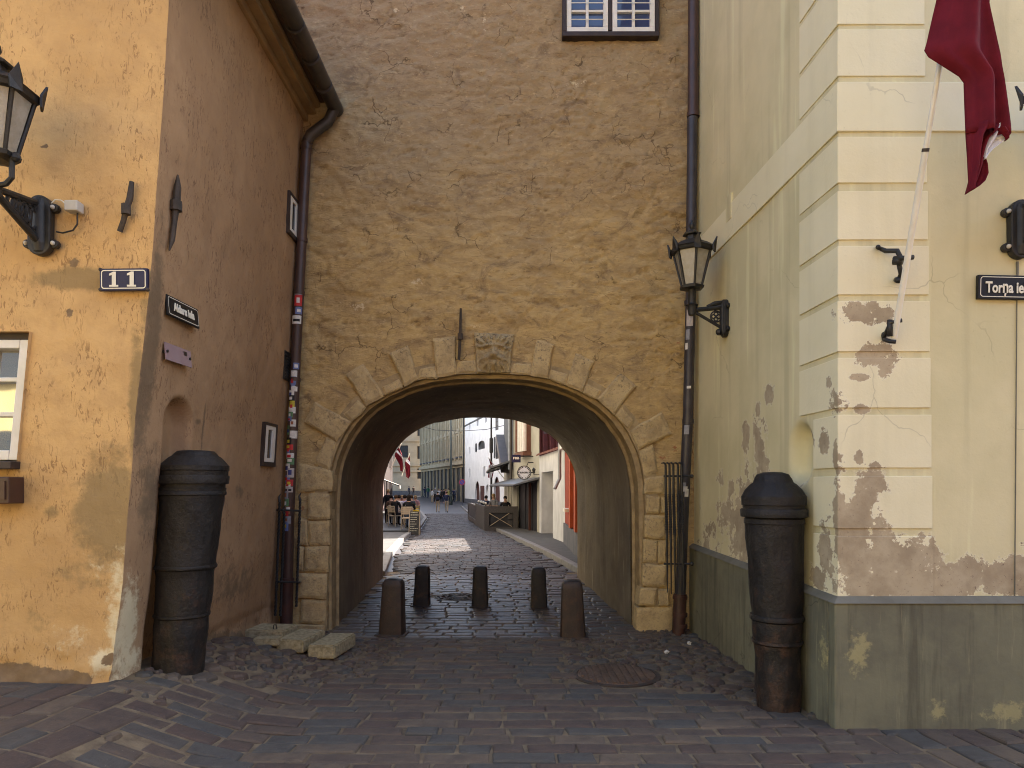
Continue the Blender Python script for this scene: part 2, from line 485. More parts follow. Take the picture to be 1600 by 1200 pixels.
M['iron'] = iron('black_painted_iron')
M['cannon'] = iron('weathered_black_cannon_iron', (.0085, .007, .006), (.018, .0145, .012), .42, .6, 1.0)
M['oldiron'] = iron('rusty_wrought_iron', (.04, .034, .028), (.075, .055, .04), .2, .75, .5)
M['zinc'] = simple('brown_black_gutter_paint', (.03, .025, .023), (.05, .038, .032), 5, .42, .4, .1, 30)
M['pipe_brown'] = simple('brown_downpipe_paint', (.075, .042, .034), (.05, .03, .025), 4, .38, .4, .1, 25)
M['pipe_red'] = simple('red_brown_pipe_paint', (.075, .032, .025), (.045, .024, .02), 8, .5, .35, .2, 25)
M['pipe_dark'] = simple('dark_grey_downpipe_paint', (.055, .05, .055), (.035, .03, .034), 4, .4, .4, .1, 25)
M['white_paint'] = simple('white_window_paint', (.78, .75, .68), (.7, .67, .58), 6, .5, .35, .1, 40)
M['dark_brown'] = simple('dark_brown_wood_paint', (.05, .034, .028), (.03, .02, .018), 6, .55, .35, .2, 30)
M['cornice'] = simple('ochre_cornice_paint', (.36, .235, .11), (.27, .17, .085), 4, .8, .2, .2, 30)
M['soffit'] = simple('brown_soffit_board', (.13, .085, .055), (.09, .06, .042), 4, .75, .2, .2, 30)
def glass(name, tint=(.03, .04, .055), rough=.04):
    n = NT(name, rough, .9); n.color(tint); n.bump(n.noise(2.2, 2, .5), .06, .03); return n.m
M['glass'] = glass('dark_window_glass')
M['glass_mirror'] = glass('bright_reflecting_glass', (.16, .15, .12), .03); M['glass_mirror'].node_tree.nodes['Principled BSDF'].inputs['IOR'].default_value = 2.6
M['glass_sky'] = glass('sky_reflecting_glass', (.05, .075, .16), .03)
M['lantern_glass'] = simple('frosted_lantern_glass', (.30, .27, .21), (.36, .34, .29), 14, .22, .6, .3, 90)
M['tile_roof'] = simple('red_clay_tiles', (.21, .085, .06), (.14, .06, .045), 3, .8, .2, .5, 20)
M['metal_roof'] = simple('dark_sheet_roof', (.06, .055, .055), (.09, .08, .08), 3, .5, .4)
M['maroon'] = simple('maroon_flag_cloth', (.135, .008, .016), (.10, .006, .012), 8, .75, .15, .15, 160)
M['flag_white'] = simple('white_flag_cloth', (.75, .75, .77), (.66, .66, .68), 8, .75, .15, .15, 160)
M['pole_white'] = simple('cream_white_pole_paint', (.80, .77, .66), (.70, .66, .54), 6, .4, .4)
M['black_enamel'] = simple('black_sign_enamel', (.008, .008, .009), (.013, .013, .014), 4, .45, .3)
M['navy_enamel'] = simple('navy_sign_enamel', (.009, .011, .045), (.014, .017, .06), 5, .4, .35, .15, 12)
M['letter'] = simple('cream_white_lettering', (.78, .74, .6), (.72, .68, .55), 10, .5, .3)
M['acrylic'] = simple('violet_acrylic', (.33, .24, .25), (.30, .21, .225), 6, .12, .6)
M['concrete'] = simple('pebbly_concrete', (.43, .37, .235), (.24, .20, .115), 26, .9, .15, .7, 60)
M['bollard'] = iron('rust_brown_painted_metal', (.032, .022, .017), (.048, .032, .024), .3, .6, .4)
M['bollard_backlit'] = iron('backlit_bollard_metal', (.012, .010, .010), (.022, .018, .016), .1, .6, .4)  # near black puts the far bollards' backlit shade into the colour
M['plastic_grey'] = simple('grey_junction_plastic', (.55, .53, .47), (.48, .46, .4), 5, .5, .3)

def sett_mat(name='dressed_stone_setts', gloss=.72, tint=None):
    n = NT(name, gloss, .22)
    r = n.island
    c = n.mix(n.step(r, .0, .55), (.098, .069, .055), (.117, .088, .066))
    c = n.mix(n.step(r, .5, .8), c, (.088, .081, .071))
    c = n.mix(n.step(r, .86, .95), c, (.14, .105, .075))
    c = n.mix(n.step(n.noise(7, 5, .65), .4, .7), c, n.mix(.5, c, (.06, .05, .045)))
    sp = n.step(n.noise(75, 3, .7), .66, .74)
    c = n.mix(n.math('MULTIPLY', sp, .6), c, (.28, .25, .21))
    if tint: c = n.mix(1.0, c, tint, 'MULTIPLY')
    n.color(c)
    n.rough(n.math('ADD', gloss - .1, n.math('MULTIPLY', n.noise(14, 4, .6), .25)))
    n.bump(n.noise(16, 5, .65), .55, .02)
    n.bump(n.noise(70, 4, .65), .25, .006)
    return n.m
M['sett'] = sett_mat()
M['sett_tunnel'] = sett_mat('worn_street_setts', .45)
M['sett_street'] = sett_mat('dark_blue_grey_setts', .6, (.62, .68, .82))
M['sand'] = simple('sandy_joint_fill', (.235, .178, .112), (.14, .105, .07), 9, .95, .1, .8, 60)
M['cobble'] = sett_mat('field_stone_cobbles', .6)
M['asphalt'] = simple('grey_pavement_slabs', (.105, .10, .098), (.08, .077, .075), 4, .8, .2, .2, 40)
M['kerb'] = simple('granite_kerb', (.22, .21, .20), (.16, .155, .15), 8, .7, .25, .3, 40)
M['ground'] = simple('earth_ground', (.11, .09, .07), (.08, .065, .05), .5, .95, .1)
def far_setts():
    n = NT('distant_street_setts', .5, .3)
    b = n.t.nodes.new('ShaderNodeTexBrick'); n.t.links.new(n.pos, b.inputs['Vector'])
    b.inputs['Scale'].default_value = 1.0; b.inputs['Brick Width'].default_value = .34; b.inputs['Row Height'].default_value = .2
    b.inputs['Mortar Size'].default_value = .015
    b.inputs['Color1'].default_value = (.06, .053, .056, 1); b.inputs['Color2'].default_value = (.058, .06, .066, 1); b.inputs['Mortar'].default_value = (.05, .04, .035, 1)
    n.color(n.mix(n.step(n.noise(1.2, 4), .35, .7), b.outputs['Color'], (.05, .046, .05)))
    n.bump(b.outputs['Fac'], -.5, .02)
    return n.m
M['far_sett'] = far_setts()

# ------------------------------------------------------------------ ground
def heightsheet(name, x0, x1, y0, y1, nx, ny, dz, mat):
    x = np.linspace(x0, x1, nx); y = np.linspace(y0, y1, ny)
    X, Y = np.meshgrid(x, y)
    Z = gz(X, Y) + dz
    return tag(gridmesh(name, X, Y, Z, mat, None), kind='structure')
heightsheet('ground', -150, 150, -40, 300, 100, 120, -.12, M['ground'])
heightsheet('sand_bed', -12, 12, -14, 14, 240, 280, -.013, M['sand'])
heightsheet('street_bed', -26, 4, 13.6, 125, 60, 200, -.03, M['far_sett'])

def sett_mesh(name, items, mat, rngs, gap=.009, bev=.014, h=.0):
    V = []; F = []; k = 0
    for cx, cy, ang, hx, hy in items:
        ca, sa = math.cos(ang), math.sin(ang)
        tz = rngs.gauss(0, .0035); tx = rngs.gauss(0, .012); ty = rngs.gauss(0, .012)
        j = [(rngs.uniform(-.013, .013), rngs.uniform(-.010, .010)) for _ in range(4)]
        cs = [(-1, -1), (1, -1), (1, 1), (-1, 1)]
        ring0 = []; ring1 = []; ring2 = []; ring3 = []
        for (sx, sy), (jx, jy) in zip(cs, j):
            for rg, ins, z in ((ring0, gap, -.05), (ring1, gap, -.014), (ring2, gap + bev * .5, -.004), (ring3, gap + bev * 1.6, .0)):
                lx = sx * (hx - ins) + jx; ly = sy * (hy - ins) + jy
                x = cx + lx * ca - ly * sa; y = cy + lx * sa + ly * ca
                rg.append((x, y, z + tz + tx * lx + ty * ly + h))
        V += ring0 + ring1 + ring2 + ring3
        for a in range(3):
            for b in range(4):
                F.append((k + a * 4 + b, k + a * 4 + (b + 1) % 4, k + a * 4 + 4 + (b + 1) % 4, k + a * 4 + 4 + b))
        F.append((k + 12, k + 13, k + 14, k + 15)); k += 16
    A = np.array(V); A[:, 2] += gz(A[:, 0], A[:, 1])
    m = MB(); m.v = [tuple(v) for v in A]; m.f = F; m.mi = [0] * len(F)
    return tag(m.build(name, mat), kind='structure')
def lwx(y):     # base of the left house wall
    return -2.80 + (y - 5) * .022
def in_cobble(x, y):
    r = (x > .62 + max(0, (6.6 - y)) * 1.05 and 5.25 < y < 8.1)
    l = (x < -1.15 - max(0, (6.4 - y)) * 1.1 and 5.05 < y < 7.9)
    return (r or l)
def in_left_rot(x, y): return x < -2.30 + (y - 3.7) * -.13 and y < 4.93
def in_right_rot(x, y): return x > 2.12 + (4.85 - y) * .55 and y < 4.78
MAN = [(.92, 6.26, .34), (-.79, 10.65, .36)]
def blocked(x, y):
    if 8.4 > y > 4.98 and x < lwx(y) + .04: return True
    if 8.4 > y > 4.84 and x > 2.20 - (y - 4.89) * .045: return True
    return any((x - a) ** 2 + (y - b) ** 2 < (r + .09) ** 2 for a, b, r in MAN)
def rows(x0, x1, y0, y1, pitch, lmin, lmax, r, test):
    out = []; y = y0
    while y < y1:
        p = pitch * r.uniform(.88, 1.12); x = x0 + r.uniform(-.4, 0)
        while x < x1:
            l = r.uniform(lmin, lmax)
            if test(x + l / 2, y + p / 2): out.append((x + l / 2, y + p / 2, r.gauss(0, .012), l / 2, p / 2))
            x += l
        y += p
    return out
r1 = random.Random(3)
near = rows(-6, 6, 2.2, 7.75, .16, .21, .42, r1, lambda x, y: not (in_cobble(x, y) or in_left_rot(x, y) or in_right_rot(x, y) or blocked(x, y)))
near += rows(-12, 12, -6, 2.2, .24, .4, .6, r1, lambda x, y: True)
def rotrows(c, ang, test):
    out = []
    for (x, y, a, hx, hy) in rows(-5, 5, -5, 5, .19, .24, .42, r1, lambda x, y: True):
        X = c[0] + x * math.cos(ang) - y * math.sin(ang); Y = c[1] + x * math.sin(ang) + y * math.cos(ang)
        if test(X, Y) and Y > 2.2: out.append((X, Y, a + ang, hx, hy))
    return out
near += rotrows((-3.5, 4.0), R(84), lambda x, y: in_left_rot(x, y) and not blocked(x, y) and x > -7)
near += rotrows((3.5, 4.2), R(-83), lambda x, y: in_right_rot(x, y) and not blocked(x, y) and x < 7)
sett_mesh('square_paving', near, M['sett'], r1)
tun = rows(-2.6, 2.0, 7.75, 13.3, .165, .22, .36, r1, lambda x, y: not blocked(x, y) and -2.05 - (y - 8.2) * .05 < x < 1.50 - (y - 8.2) * .05)
sett_mesh('passage_paving', tun, M['sett_tunnel'], r1, .008, .013)
KERB = [(13.2, 1.32), (17, .92), (25, -.10), (36, -1.6), (60, -3.8), (75, -5.4)]
LK = [(13.2, -2.36), (17.5, -2.95), (24, -3.6), (30, -3.9), (45, -5.4), (60, -7.6), (80, -11)]
def kx(y): return float(np.interp(y, [k[0] for k in KERB], [k[1] for k in KERB]))
def lkx(y): return float(np.interp(y, [k[0] for k in LK], [k[1] for k in LK]))
strt = rows(-8, 2, 13.3, 56, .17, .22, .38, r1, lambda x, y: not blocked(x, y) and lkx(y) + .18 < x < kx(y) - .12)
sett_mesh('street_paving', strt, M['sett_street'], r1, .008, .012)
# irregular field stones beside both walls, small stones in the leftover gaps between the laid setts
def occupancy(items, x0, x1, y0, y1, st):
    nx, ny = int((x1 - x0) / st), int((y1 - y0) / st); O = np.zeros((ny, nx), bool)
    for cx, cy, ang, hx, hy in items:
        if not (x0 < cx < x1 and y0 < cy < y1): continue
        r = math.hypot(hx, hy); i0, i1 = max(int((cx - r - x0) / st), 0), min(int((cx + r - x0) / st) + 2, nx); j0, j1 = max(int((cy - r - y0) / st), 0), min(int((cy + r - y0) / st) + 2, ny)
        X, Y = np.meshgrid(x0 + (np.arange(i0, i1) + .5) * st - cx, y0 + (np.arange(j0, j1) + .5) * st - cy)
        O[j0:j1, i0:i1] |= (np.abs(X * math.cos(ang) + Y * math.sin(ang)) < hx) & (np.abs(-X * math.sin(ang) + Y * math.cos(ang)) < hy)
    return O
OX0, OX1, OY0, OY1, OST = -7.0, 7.0, 2.3, 8.6, .02
OCC = occupancy(near + tun, OX0, OX1, OY0, OY1, OST)
def free(x, y, rad):
    for q in range(9):
        rr = 0 if q == 8 else rad; a = q * math.pi / 4
        i, j = int((x + rr * math.cos(a) - OX0) / OST), int((y + rr * math.sin(a) - OY0) / OST)
        if not (0 <= j < OCC.shape[0] and 0 <= i < OCC.shape[1]) or OCC[j, i]: return False
    return True
def cobbles():
    m = MB(); pts = []
    r = random.Random(5)
    for q in range(60000):
        inz = q < 9000
        if inz:
            x = r.uniform(-2.95, 2.4); y = r.uniform(5.0, 8.3); rad = r.uniform(.05, .115)
            if not in_cobble(x, y): continue
        else: x = r.uniform(-4.6, 4.6); y = r.uniform(2.4, 8.3); rad = r.uniform(.025, .085)
        if blocked(x, y) or not free(x, y, rad * .92): continue
        if all((x - a) ** 2 + (y - b) ** 2 > ((rad + c) * .93) ** 2 for a, b, c in pts): pts.append((x, y, rad))
    for x, y, rad in pts:
        n = r.randint(6, 8); ph = r.uniform(0, 6); z0 = gzf(x, y); el = r.uniform(.75, 1.25)
        rr = [rad * r.uniform(.86, 1.12) for _ in range(n)]
        vs = []
        tl = (r.gauss(0, .03), r.gauss(0, .03))
        for s, z in ((1.04, -.05), (1.0, -.016), (.86, .001), (.5, .010)):
            for k in range(n):
                a = ph + 2 * math.pi * k / n
                dx = rr[k] * s * math.cos(a) * el; dy = rr[k] * s * math.sin(a) / el
                vs.append((x + dx, y + dy, z0 + z + tl[0] * dx + tl[1] * dy))
        fs = []
        for i in range(3):
            for k in range(n): fs.append((i * n + k, i * n + (k + 1) % n, (i + 1) * n + (k + 1) % n, (i + 1) * n + k))
        fs.append(tuple(range(3 * n, 4 * n)))
        m.add(vs, fs)
    return tag(m.build('field_stone_paving', M['cobble'], smooth=False), kind='structure')
cobbles()
def strip(name, line, w, z0, z1, mat, yfun=None):
    m = MB()
    ys = np.arange(line[0][0], line[-1][0], 1.1)
    for a, b in zip(ys[:-1], ys[1:]):
        b -= .008
        xa = np.interp(a, [k[0] for k in line], [k[1] for k in line]); xb = np.interp(b, [k[0] for k in line], [k[1] for k in line])
        za = gzf(xa, a); zb = gzf(xb, b)
        m.hexa([(xa, a, za + z0), (xa + w, a, za + z0), (xb + w, b, zb + z0), (xb, b, zb + z0), (xa, a, za + z1), (xa + w, a, za + z1), (xb + w, b, zb + z1), (xb, b, zb + z1)])
    return tag(m.build(name, mat, bevel=.015), kind='structure')
strip('kerb', KERB, .16, -.1, .10, M['kerb'])
strip('kerb', LK, -.18, -.1, .09, M['kerb'])
def walk(name, line, edge, off, mat, dz):
    ys = np.arange(line[0][0], line[-1][0] + .1, 1.0)
    a = np.interp(ys, [k[0] for k in line], [k[1] for k in line]) + off
    b = np.interp(ys, [k[0] for k in edge], [k[1] for k in edge])
    t = np.linspace(0, 1, 6)
    X = a[:, None] * (1 - t) + b[:, None] * t; Y = np.repeat(ys[:, None], 6, 1)
    return tag(gridmesh(name, X, Y, gz(X, Y) + dz, mat, None, flip=off < 0), kind='structure')
walk('pavement', KERB, [(13, 2.4), (30, 2.0), (75, -3)], .16, M['asphalt'], .095)
walk('pavement', LK, [(13, -8), (30, -9), (80, -16)], -.18, M['asphalt'], .085)
# ------------------------------------------------------------------ ochre house on the left
def gauss(x, y, cx, cy, rx, ry): return np.exp(-(((x - cx) / rx) ** 2 + ((y - cy) / ry) ** 2))
ZK = [-.3, .28, 1.0, 2.15, 3.1, 4.2, 5.0, 6.3]
XK = [-2.87, -2.83, -2.74, -2.65, -2.55, -2.47, -2.42, -2.38]
def lcx(z):
    z = np.asarray(z, float)
    return np.interp(z, ZK, XK) + .012 * fbm(z * 2.3, z * 0 + 3.3, 4) + .03 * smooth(.9, .1, z) * fbm(z * 5, z * 0, 8)
def lwall(y, z):
    return lcx(z) + (np.asarray(y, float) - 5) / 3.2 * np.interp(z, [0, 5], [.12, -.02])
lh = thing('ochre_house', 'ochre plastered corner house left of the gate arch', 'house', (-3.6, 5.0, .28))
OPX = (-4.4, -3.215); OPZ = (1.81, 2.74)
xs = np.unique(np.concatenate([np.linspace(-8, -4.4, 30), np.linspace(-4.4, -3.215, 12), np.linspace(-3.215, -2.42, 50)]))
zs = np.unique(np.concatenate([np.linspace(-.2, 1.81, 80), np.linspace(1.81, 2.74, 34), np.linspace(2.74, 6.2, 120)]))
Xb, Zb = np.meshgrid(xs, zs)
sh = lcx(Zb) + 2.42
Xw = Xb + sh
fade = smooth(-2.42, -2.55, Xb)
Yw = 5.0 - fade * (.018 * fbm(Xb * 1.7, Zb * 1.7, 2) + .006 * fbm(Xb * 9, Zb * 9, 3)) - .07 * smooth(.75, .2, Zb) * fade * (.7 + fbm(Xb * 4, Zb * 5, 6))
def pxz(px, py, Y=5.0): return ((px - CX) / FP * Y, EYE - (py - CY) / FP * Y)
def attrs_front(X, Z):
    st = np.zeros_like(X); pl = np.zeros_like(X); ba = np.zeros_like(X)
    for px, py, rx, ry, a in [(175, 800, 60, 90, .85), (120, 435, 60, 18, .95), (215, 640, 14, 130, .8), (140, 900, 80, 40, .45), (80, 800, 25, 12, .6), (225, 500, 14, 60, .55), (60, 960, 50, 30, .4), (185, 470, 50, 12, .4)]:
        x, z = pxz(px, py); k = 5.0 / FP
        st = np.maximum(st, a * gauss(X, Z, x, z, rx * k * 1.2, ry * k * 1.2))
    for px, py, rx, ry, a in [(185, 960, 22, 110, .8), (175, 1030, 40, 30, .8), (120, 1000, 60, 30, .5), (150, 890, 40, 40, .35)]:
        x, z = pxz(px, py); k = 5.0 / FP
        pl = np.maximum(pl, a * gauss(X, Z, x, z, rx * k * 1.2, ry * k * 1.2))
    ba = 1.0 * smooth(.42, .30, Z - .06 * smooth(-3.05, -3.5, X)) * smooth(-2.85, -3.0, X)
    for px, py, r in [(72, 228, 6), (63, 300, 6), (117, 410, 10), (110, 488, 8), (172, 1030, 12)]:
        x, z = pxz(px, py); k = 5.0 / FP
        ba = np.maximum(ba, .9 * gauss(X, Z, x, z, r * k, r * k))
    return {'stain': st, 'pale': pl, 'bare': ba}
cxm = (xs[:-1] + xs[1:]) / 2; czm = (zs[:-1] + zs[1:]) / 2
hole = (cxm[None, :] > OPX[0]) & (cxm[None, :] < OPX[1]) & (czm[:, None] > OPZ[0]) & (czm[:, None] < OPZ[1])
gridmesh('wall', Xw, Yw, Zb, M['ochre'], lh, attrs_front(Xw, Zb), mask=~hole)
# side wall with an arch-topped niche behind the cannon
ys = np.linspace(5.0, 8.34, 170); zs2 = np.linspace(-.2, 6.1, 300)
Yg, Zg = np.meshgrid(ys, zs2)
Xg = lwall(Yg, Zg)
fy = smooth(5.0, 5.1, Yg)
Xg = Xg + fy * (.014 * fbm(Yg * 1.6, Zg * 1.1, 12) + .006 * fbm(Yg * 8, Zg * 5, 13))
Xg = Xg + .05 * smooth(.5, .15, Zg) * (fbm(Yg * 3, Zg * 4, 14) + .3) * fy
nc = 5.62; nr = .215; nz = 2.13
dn = np.where(Zg > nz, np.hypot((Yg - nc), Zg - nz) - nr, np.abs(Yg - nc) - nr)
Xg = Xg - .15 * smooth(.02, -.035, dn)
def attrs_side(Y, Z):
    st = np.zeros_like(Y); pl = np.zeros_like(Y); ba = np.zeros_like(Y)
    st = np.maximum(st, .75 * gauss(Y, Z, 5.1, 2.6, .16, 1.1)); st = np.maximum(st, .6 * gauss(Y, Z, 5.25, 1.6, .2, .5))
    st = np.maximum(st, .8 * gauss(Y, Z, 6.05, 2.15, .02, .3)); st = np.maximum(st, .7 * gauss(Y, Z, 5.95, 2.2, .07, .04))
    st = np.maximum(st, .5 * gauss(Y, Z, 7.0, .7, 1.0, .35))
    st = np.maximum(st, .55 * gauss(Y, Z, 6.9, 1.6, .12, .12))
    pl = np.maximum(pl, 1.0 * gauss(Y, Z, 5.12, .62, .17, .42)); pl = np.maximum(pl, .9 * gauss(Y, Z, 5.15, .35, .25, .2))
    ba = .7 * smooth(.2, .0, Z - .27 * smooth(8.0, 6.2, Y)) * smooth(5.6, 6.0, Y)
    return {'stain': st, 'pale': pl, 'bare': ba}
gridmesh('wall', Xg, Yg, Zg, M['ochre_shaded'], lh, attrs_side(Yg, Zg))
# reveals of the window, frame, casement, sill
def shx(x, z): return x + float(lcx(z)) + 2.42
m = MB()
(x0, x1), (z0, z1) = OPX, OPZ
m.add([(shx(x1, z0), 4.97, z0), (shx(x1, z1), 4.97, z1), (shx(x1, z1), 5.25, z1), (shx(x1, z0), 5.25, z0)], [(0, 1, 2, 3)])
m.add([(shx(x0, z1), 4.97, z1), (shx(x1, z1), 4.97, z1), (shx(x1, z1), 5.25, z1), (shx(x0, z1), 5.25, z1)], [(3, 2, 1, 0)])
m.add([(shx(x0, z0), 4.97, z0), (shx(x1, z0), 4.97, z0), (shx(x1, z0), 5.25, z0), (shx(x0, z0), 5.25, z0)], [(0, 1, 2, 3)])
m.build('window_reveal', M['ochre'], lh)
def bar(mb, xa, xb, za, zb, ya, yb):
    mb.hexa([(shx(xa, za), ya, za), (shx(xb, za), ya, za), (shx(xb, za), yb, za), (shx(xa, za), yb, za), (shx(xa, zb), ya, zb), (shx(xb, zb), ya, zb), (shx(xb, zb), yb, zb), (shx(xa, zb), yb, zb)])
m = MB()
zt = z1 - .05
bar(m, x1 - .085, x1 - .002, z0 + .03, zt, 5.01, 5.12)
bar(m, x0, x1 - .086, zt - .06, zt, 5.01, 5.12)
bar(m, x0, x1 - .086, z0 + .03, z0 + .10, 5.01, 5.12)
for f in (.36, .70): bar(m, x0, x1 - .076, z0 + .095 + (zt - z0 - .15) * f - .016, z0 + .095 + (zt - z0 - .15) * f + .016, 5.055, 5.11)
for xm in (x1 - .33, x1 - .62): bar(m, xm - .03, xm + .03, z0 + .096, zt - .056, 5.05, 5.115)
wf = m.build('window', M['white_paint'], lh, bevel=.006)
m = MB(); m.add([(shx(x0, z0), 5.1, z0), (shx(x1, z0), 5.1, z0), (shx(x1, z1), 5.1, z1), (shx(x0, z1), 5.1, z1)], [(0, 1, 2, 3)])
m.build('pane', M['glass_mirror'], wf)
m = MB(); bar(m, x0, x1, zt + .001, z1 + .001, 5.03, 5.12); m.build('head_shade', M['dark_brown'], wf)  # dark strip standing for the shadow under the window head
m = MB(); bar(m, x0, x1 + .01, z0 - .035, z0 + .02, 4.90, 5.06); m.build('sill', M['dark_brown'], wf, bevel=.006)
# cornice, soffit, roof and gutter along the side wall
EZ = 5.90
m = MB(); m.box((-2.52, 4.5, EZ - .02), (-2.36, 8.28, EZ + .06)); m.build('cornice', M['cornice'], lh, bevel=.012)
m = MB(); m.box((-2.52, 4.5, EZ + .062), (-2.27, 8.28, EZ + .13)); m.box((-2.52, 4.5, EZ + .132), (-2.21, 8.28, EZ + .18)); m.build('cornice', M['cornice'], lh, bevel=.01)
m = MB(); m.box((-2.6, 4.4, EZ + .182), (-2.05, 8.28, EZ + .215)); m.build('eave_board', M['soffit'], lh)
m = MB(); m.add([(-2.03, 4.3, EZ + .25), (-2.03, 8.28, EZ + .25), (-6.0, 8.28, 9.3), (-6.0, 4.3, 9.3), (-12, 4.3, 5.6), (-12, 8.28, 5.6), (-2.03, 4.3, EZ + .218), (-2.03, 8.28, EZ + .218), (-12, 8.4, 9.5), (-2.4, 8.4, 9.5)],
              [(0, 1, 2, 3), (3, 2, 5, 4), (6, 7, 1, 0)]); m.build('roof', M['tile_roof'], lh)
m = MB(); m.box((-12, 5.3, 0), (-3.3, 8.2, 5.9)); m.build('core_wall', M['ochre'], lh)
# little side windows, vent
def side_window(name, ya, yb, za, zb):
    xa = float(lwall(ya, za)); xt = float(lwall(ya, zb)); xb = float(lwall(yb, za)); xbt = float(lwall(yb, zb))
    def pt(s, t, d):
        y = ya + (yb - ya) * s; z = za + (zb - za) * t
        return (float(lwall(y, z)) + d, y, z)
    def bx(mb, s0, s1, t0, t1, d0, d1):
        mb.hexa([pt(s0, t0, d0), pt(s1, t0, d0), pt(s1, t0, d1), pt(s0, t0, d1), pt(s0, t1, d0), pt(s1, t1, d0), pt(s1, t1, d1), pt(s0, t1, d1)])
    m = MB()
    bx(m, 0, 1, 0, .1, -.05, .03); bx(m, 0, 1, .94, 1, -.05, .03); bx(m, 0, .09, .1, .94, -.05, .03); bx(m, .91, 1, .1, .94, -.05, .03)
    fr = m.build(name, M['dark_brown'], lh)
    m = MB()
    bx(m, .095, .33, .105, .935, -.05, .024); bx(m, .67, .905, .105, .935, -.05, .024); bx(m, .335, .665, .105, .19, -.05, .024); bx(m, .335, .665, .85, .935, -.05, .024)
    m.build('casement', M['white_paint'], fr)
    m = MB(); bx(m, .335, .665, .195, .845, -.05, .012); m.build('pane', M['glass'], fr)
side_window('small_window', 7.72, 8.10, 4.42, 4.88)
side_window('small_window', 7.38, 7.76, 1.87, 2.33)
m = MB()
for k in range(9):
    z = 2.88 + k * .03; x = float(lwall(8.0, z))
    m.hexa([(x - .02, 7.88, z), (x + .025, 7.88, z - .012), (x + .025, 8.14, z - .012), (x - .02, 8.14, z), (x - .02, 7.88, z + .016), (x + .025, 7.88, z + .004), (x + .025, 8.14, z + .004), (x - .02, 8.14, z + .016)])
x = float(lwall(8.0, 3.0)); m.hexa([(x - .03, 7.86, 2.85), (x + .008, 7.86, 2.85), (x + .008, 8.16, 2.85), (x - .03, 8.16, 2.85), (x - .03, 7.86, 3.17), (x + .008, 7.86, 3.17), (x + .008, 8.16, 3.17), (x - .03, 8.16, 3.17)])
m.build('vent_grille', M['iron'], lh)

# ------------------------------------------------------------------ gate building
gb = thing('gate_building', 'rough ochre stone gate house with the arched street passage', 'gate house', (-.3, 8.2, 0))
GYP = 8.2; ACX = -.296; ASZ = 1.362; AA = 1.835; AB = 1.60; AN = 2.5
def sup(a, b, t, n=AN):      # angle t, 0 right .. pi left
    c, s = math.cos(t), math.sin(t)
    return a * math.copysign(abs(c) ** (2 / n), c), b * abs(s) ** (2 / n)
def inside_arch(X, Z, g=0.0):
    dx = np.abs(X - ACX) / (AA + g); dz = np.clip(Z - ASZ, 0, None) / (AB + g)
    return (dx ** AN + dz ** AN) < 1
xs = np.arange(-2.95, 2.45, .022); zs = np.arange(-.15, 8.0, .022)
X, Z = np.meshgrid(xs, zs)
wx = X + .06 * fbm(X * 3, Z * 3, 31); wz = Z + .06 * fbm(X * 3, Z * 3, 32)
f1, f2, iv = voro(wx * 2.6, wz * 4.4, 21)
stone_h = smooth(.02, .22, f2 - f1)
show = smooth(-.12, .22, fbm(X * .9, Z * .9, 44, 3))           # where stones show through the render
disp = .035 * fbm(X * .9, Z * 1.1, 1) + .022 * fbm(X * 3.6 + 1.2 * fbm(X * 2, Z * 2, 88), Z * 5.2, 2, 3) + .020 * fbm(X * 9 + .8 * fbm(X * 6, Z * 6, 89), Z * 13, 3, 5, .65)
ridg = 1 - np.abs(fbm(X * 2.6 + .4 * fbm(X * 5, Z * 5, 55), Z * 5.2, 5, 3)) * 6
disp = disp + .005 * np.clip(ridg, 0, 1)
disp = disp + show * (.013 * (stone_h - .5) + .020 * (iv - .5))
f1b, f2b, ivb = voro(wx * 6, wz * 13, 23)
sh2 = smooth(.25, .5, fbm(X * 1.3 + 5, Z * 1.3, 47, 3)) * (Z > 3.0)
disp = disp + sh2 * .018 * (smooth(.02, .2, f2b - f1b) - .5)
crack = .6 * show * smooth(.05, .0, f2 - f1) * smooth(.3, .6, fbm(X * 4, Z * 4, 77, 3) + .5)
slash = smooth(.035, .0, np.abs(fbm(X * 2.2, Z * 5.5, 91, 4))) * smooth(.02, .2, fbm(X * 3.1, Z * 5.1, 92, 3))
disp = disp - .02 * slash
crack = np.maximum(crack, slash)
nearst = smooth(.62, .42, np.maximum(0, (np.abs(X - ACX) / AA) ** AN + (np.clip(Z - ASZ, 0, None) / AB) ** AN - 1) / 2.2)
nearst = np.maximum(nearst, (Z < 1.75) * smooth(2.45, 2.3, np.abs(X - ACX)))
disp = disp * (1 - nearst) + np.clip(disp * .5 - .006, -.03, .002) * nearst
lap = np.zeros_like(disp); lap[2:-2, 2:-2] = disp[2:-2, 2:-2] * 4 - disp[:-4, 2:-2] - disp[4:, 2:-2] - disp[2:-2, :-4] - disp[2:-2, 4:]
wear = np.clip(lap / .045, 0, 1.0)
Yw = GYP - disp
a_white = np.zeros_like(X); a_brick = np.zeros_like(X)
for px, py, rx, ry in [(742, 510, 16, 6), (757, 32, 4, 34), (722, 10, 8, 8), (620, 15, 10, 5), (900, 130, 18, 9), (765, 490, 4, 8), (650, 440, 20, 8), (560, 480, 20, 10)]:
    p = P(px, py, GYP); k = GYP / FP
    a_white = np.maximum(a_white, gauss(X, Z, p.x, p.z, rx * k, ry * k))
for px, py, rx, ry in [(1035, 715, 18, 6), (1060, 537, 8, 5), (474, 795, 7, 10), (472, 862, 4, 5), (1015, 700, 6, 5), (1055, 700, 8, 12)]:
    p = P(px, py, GYP); k = GYP / FP
    a_brick = np.maximum(a_brick, gauss(X, Z, p.x, p.z, rx * k, ry * k))
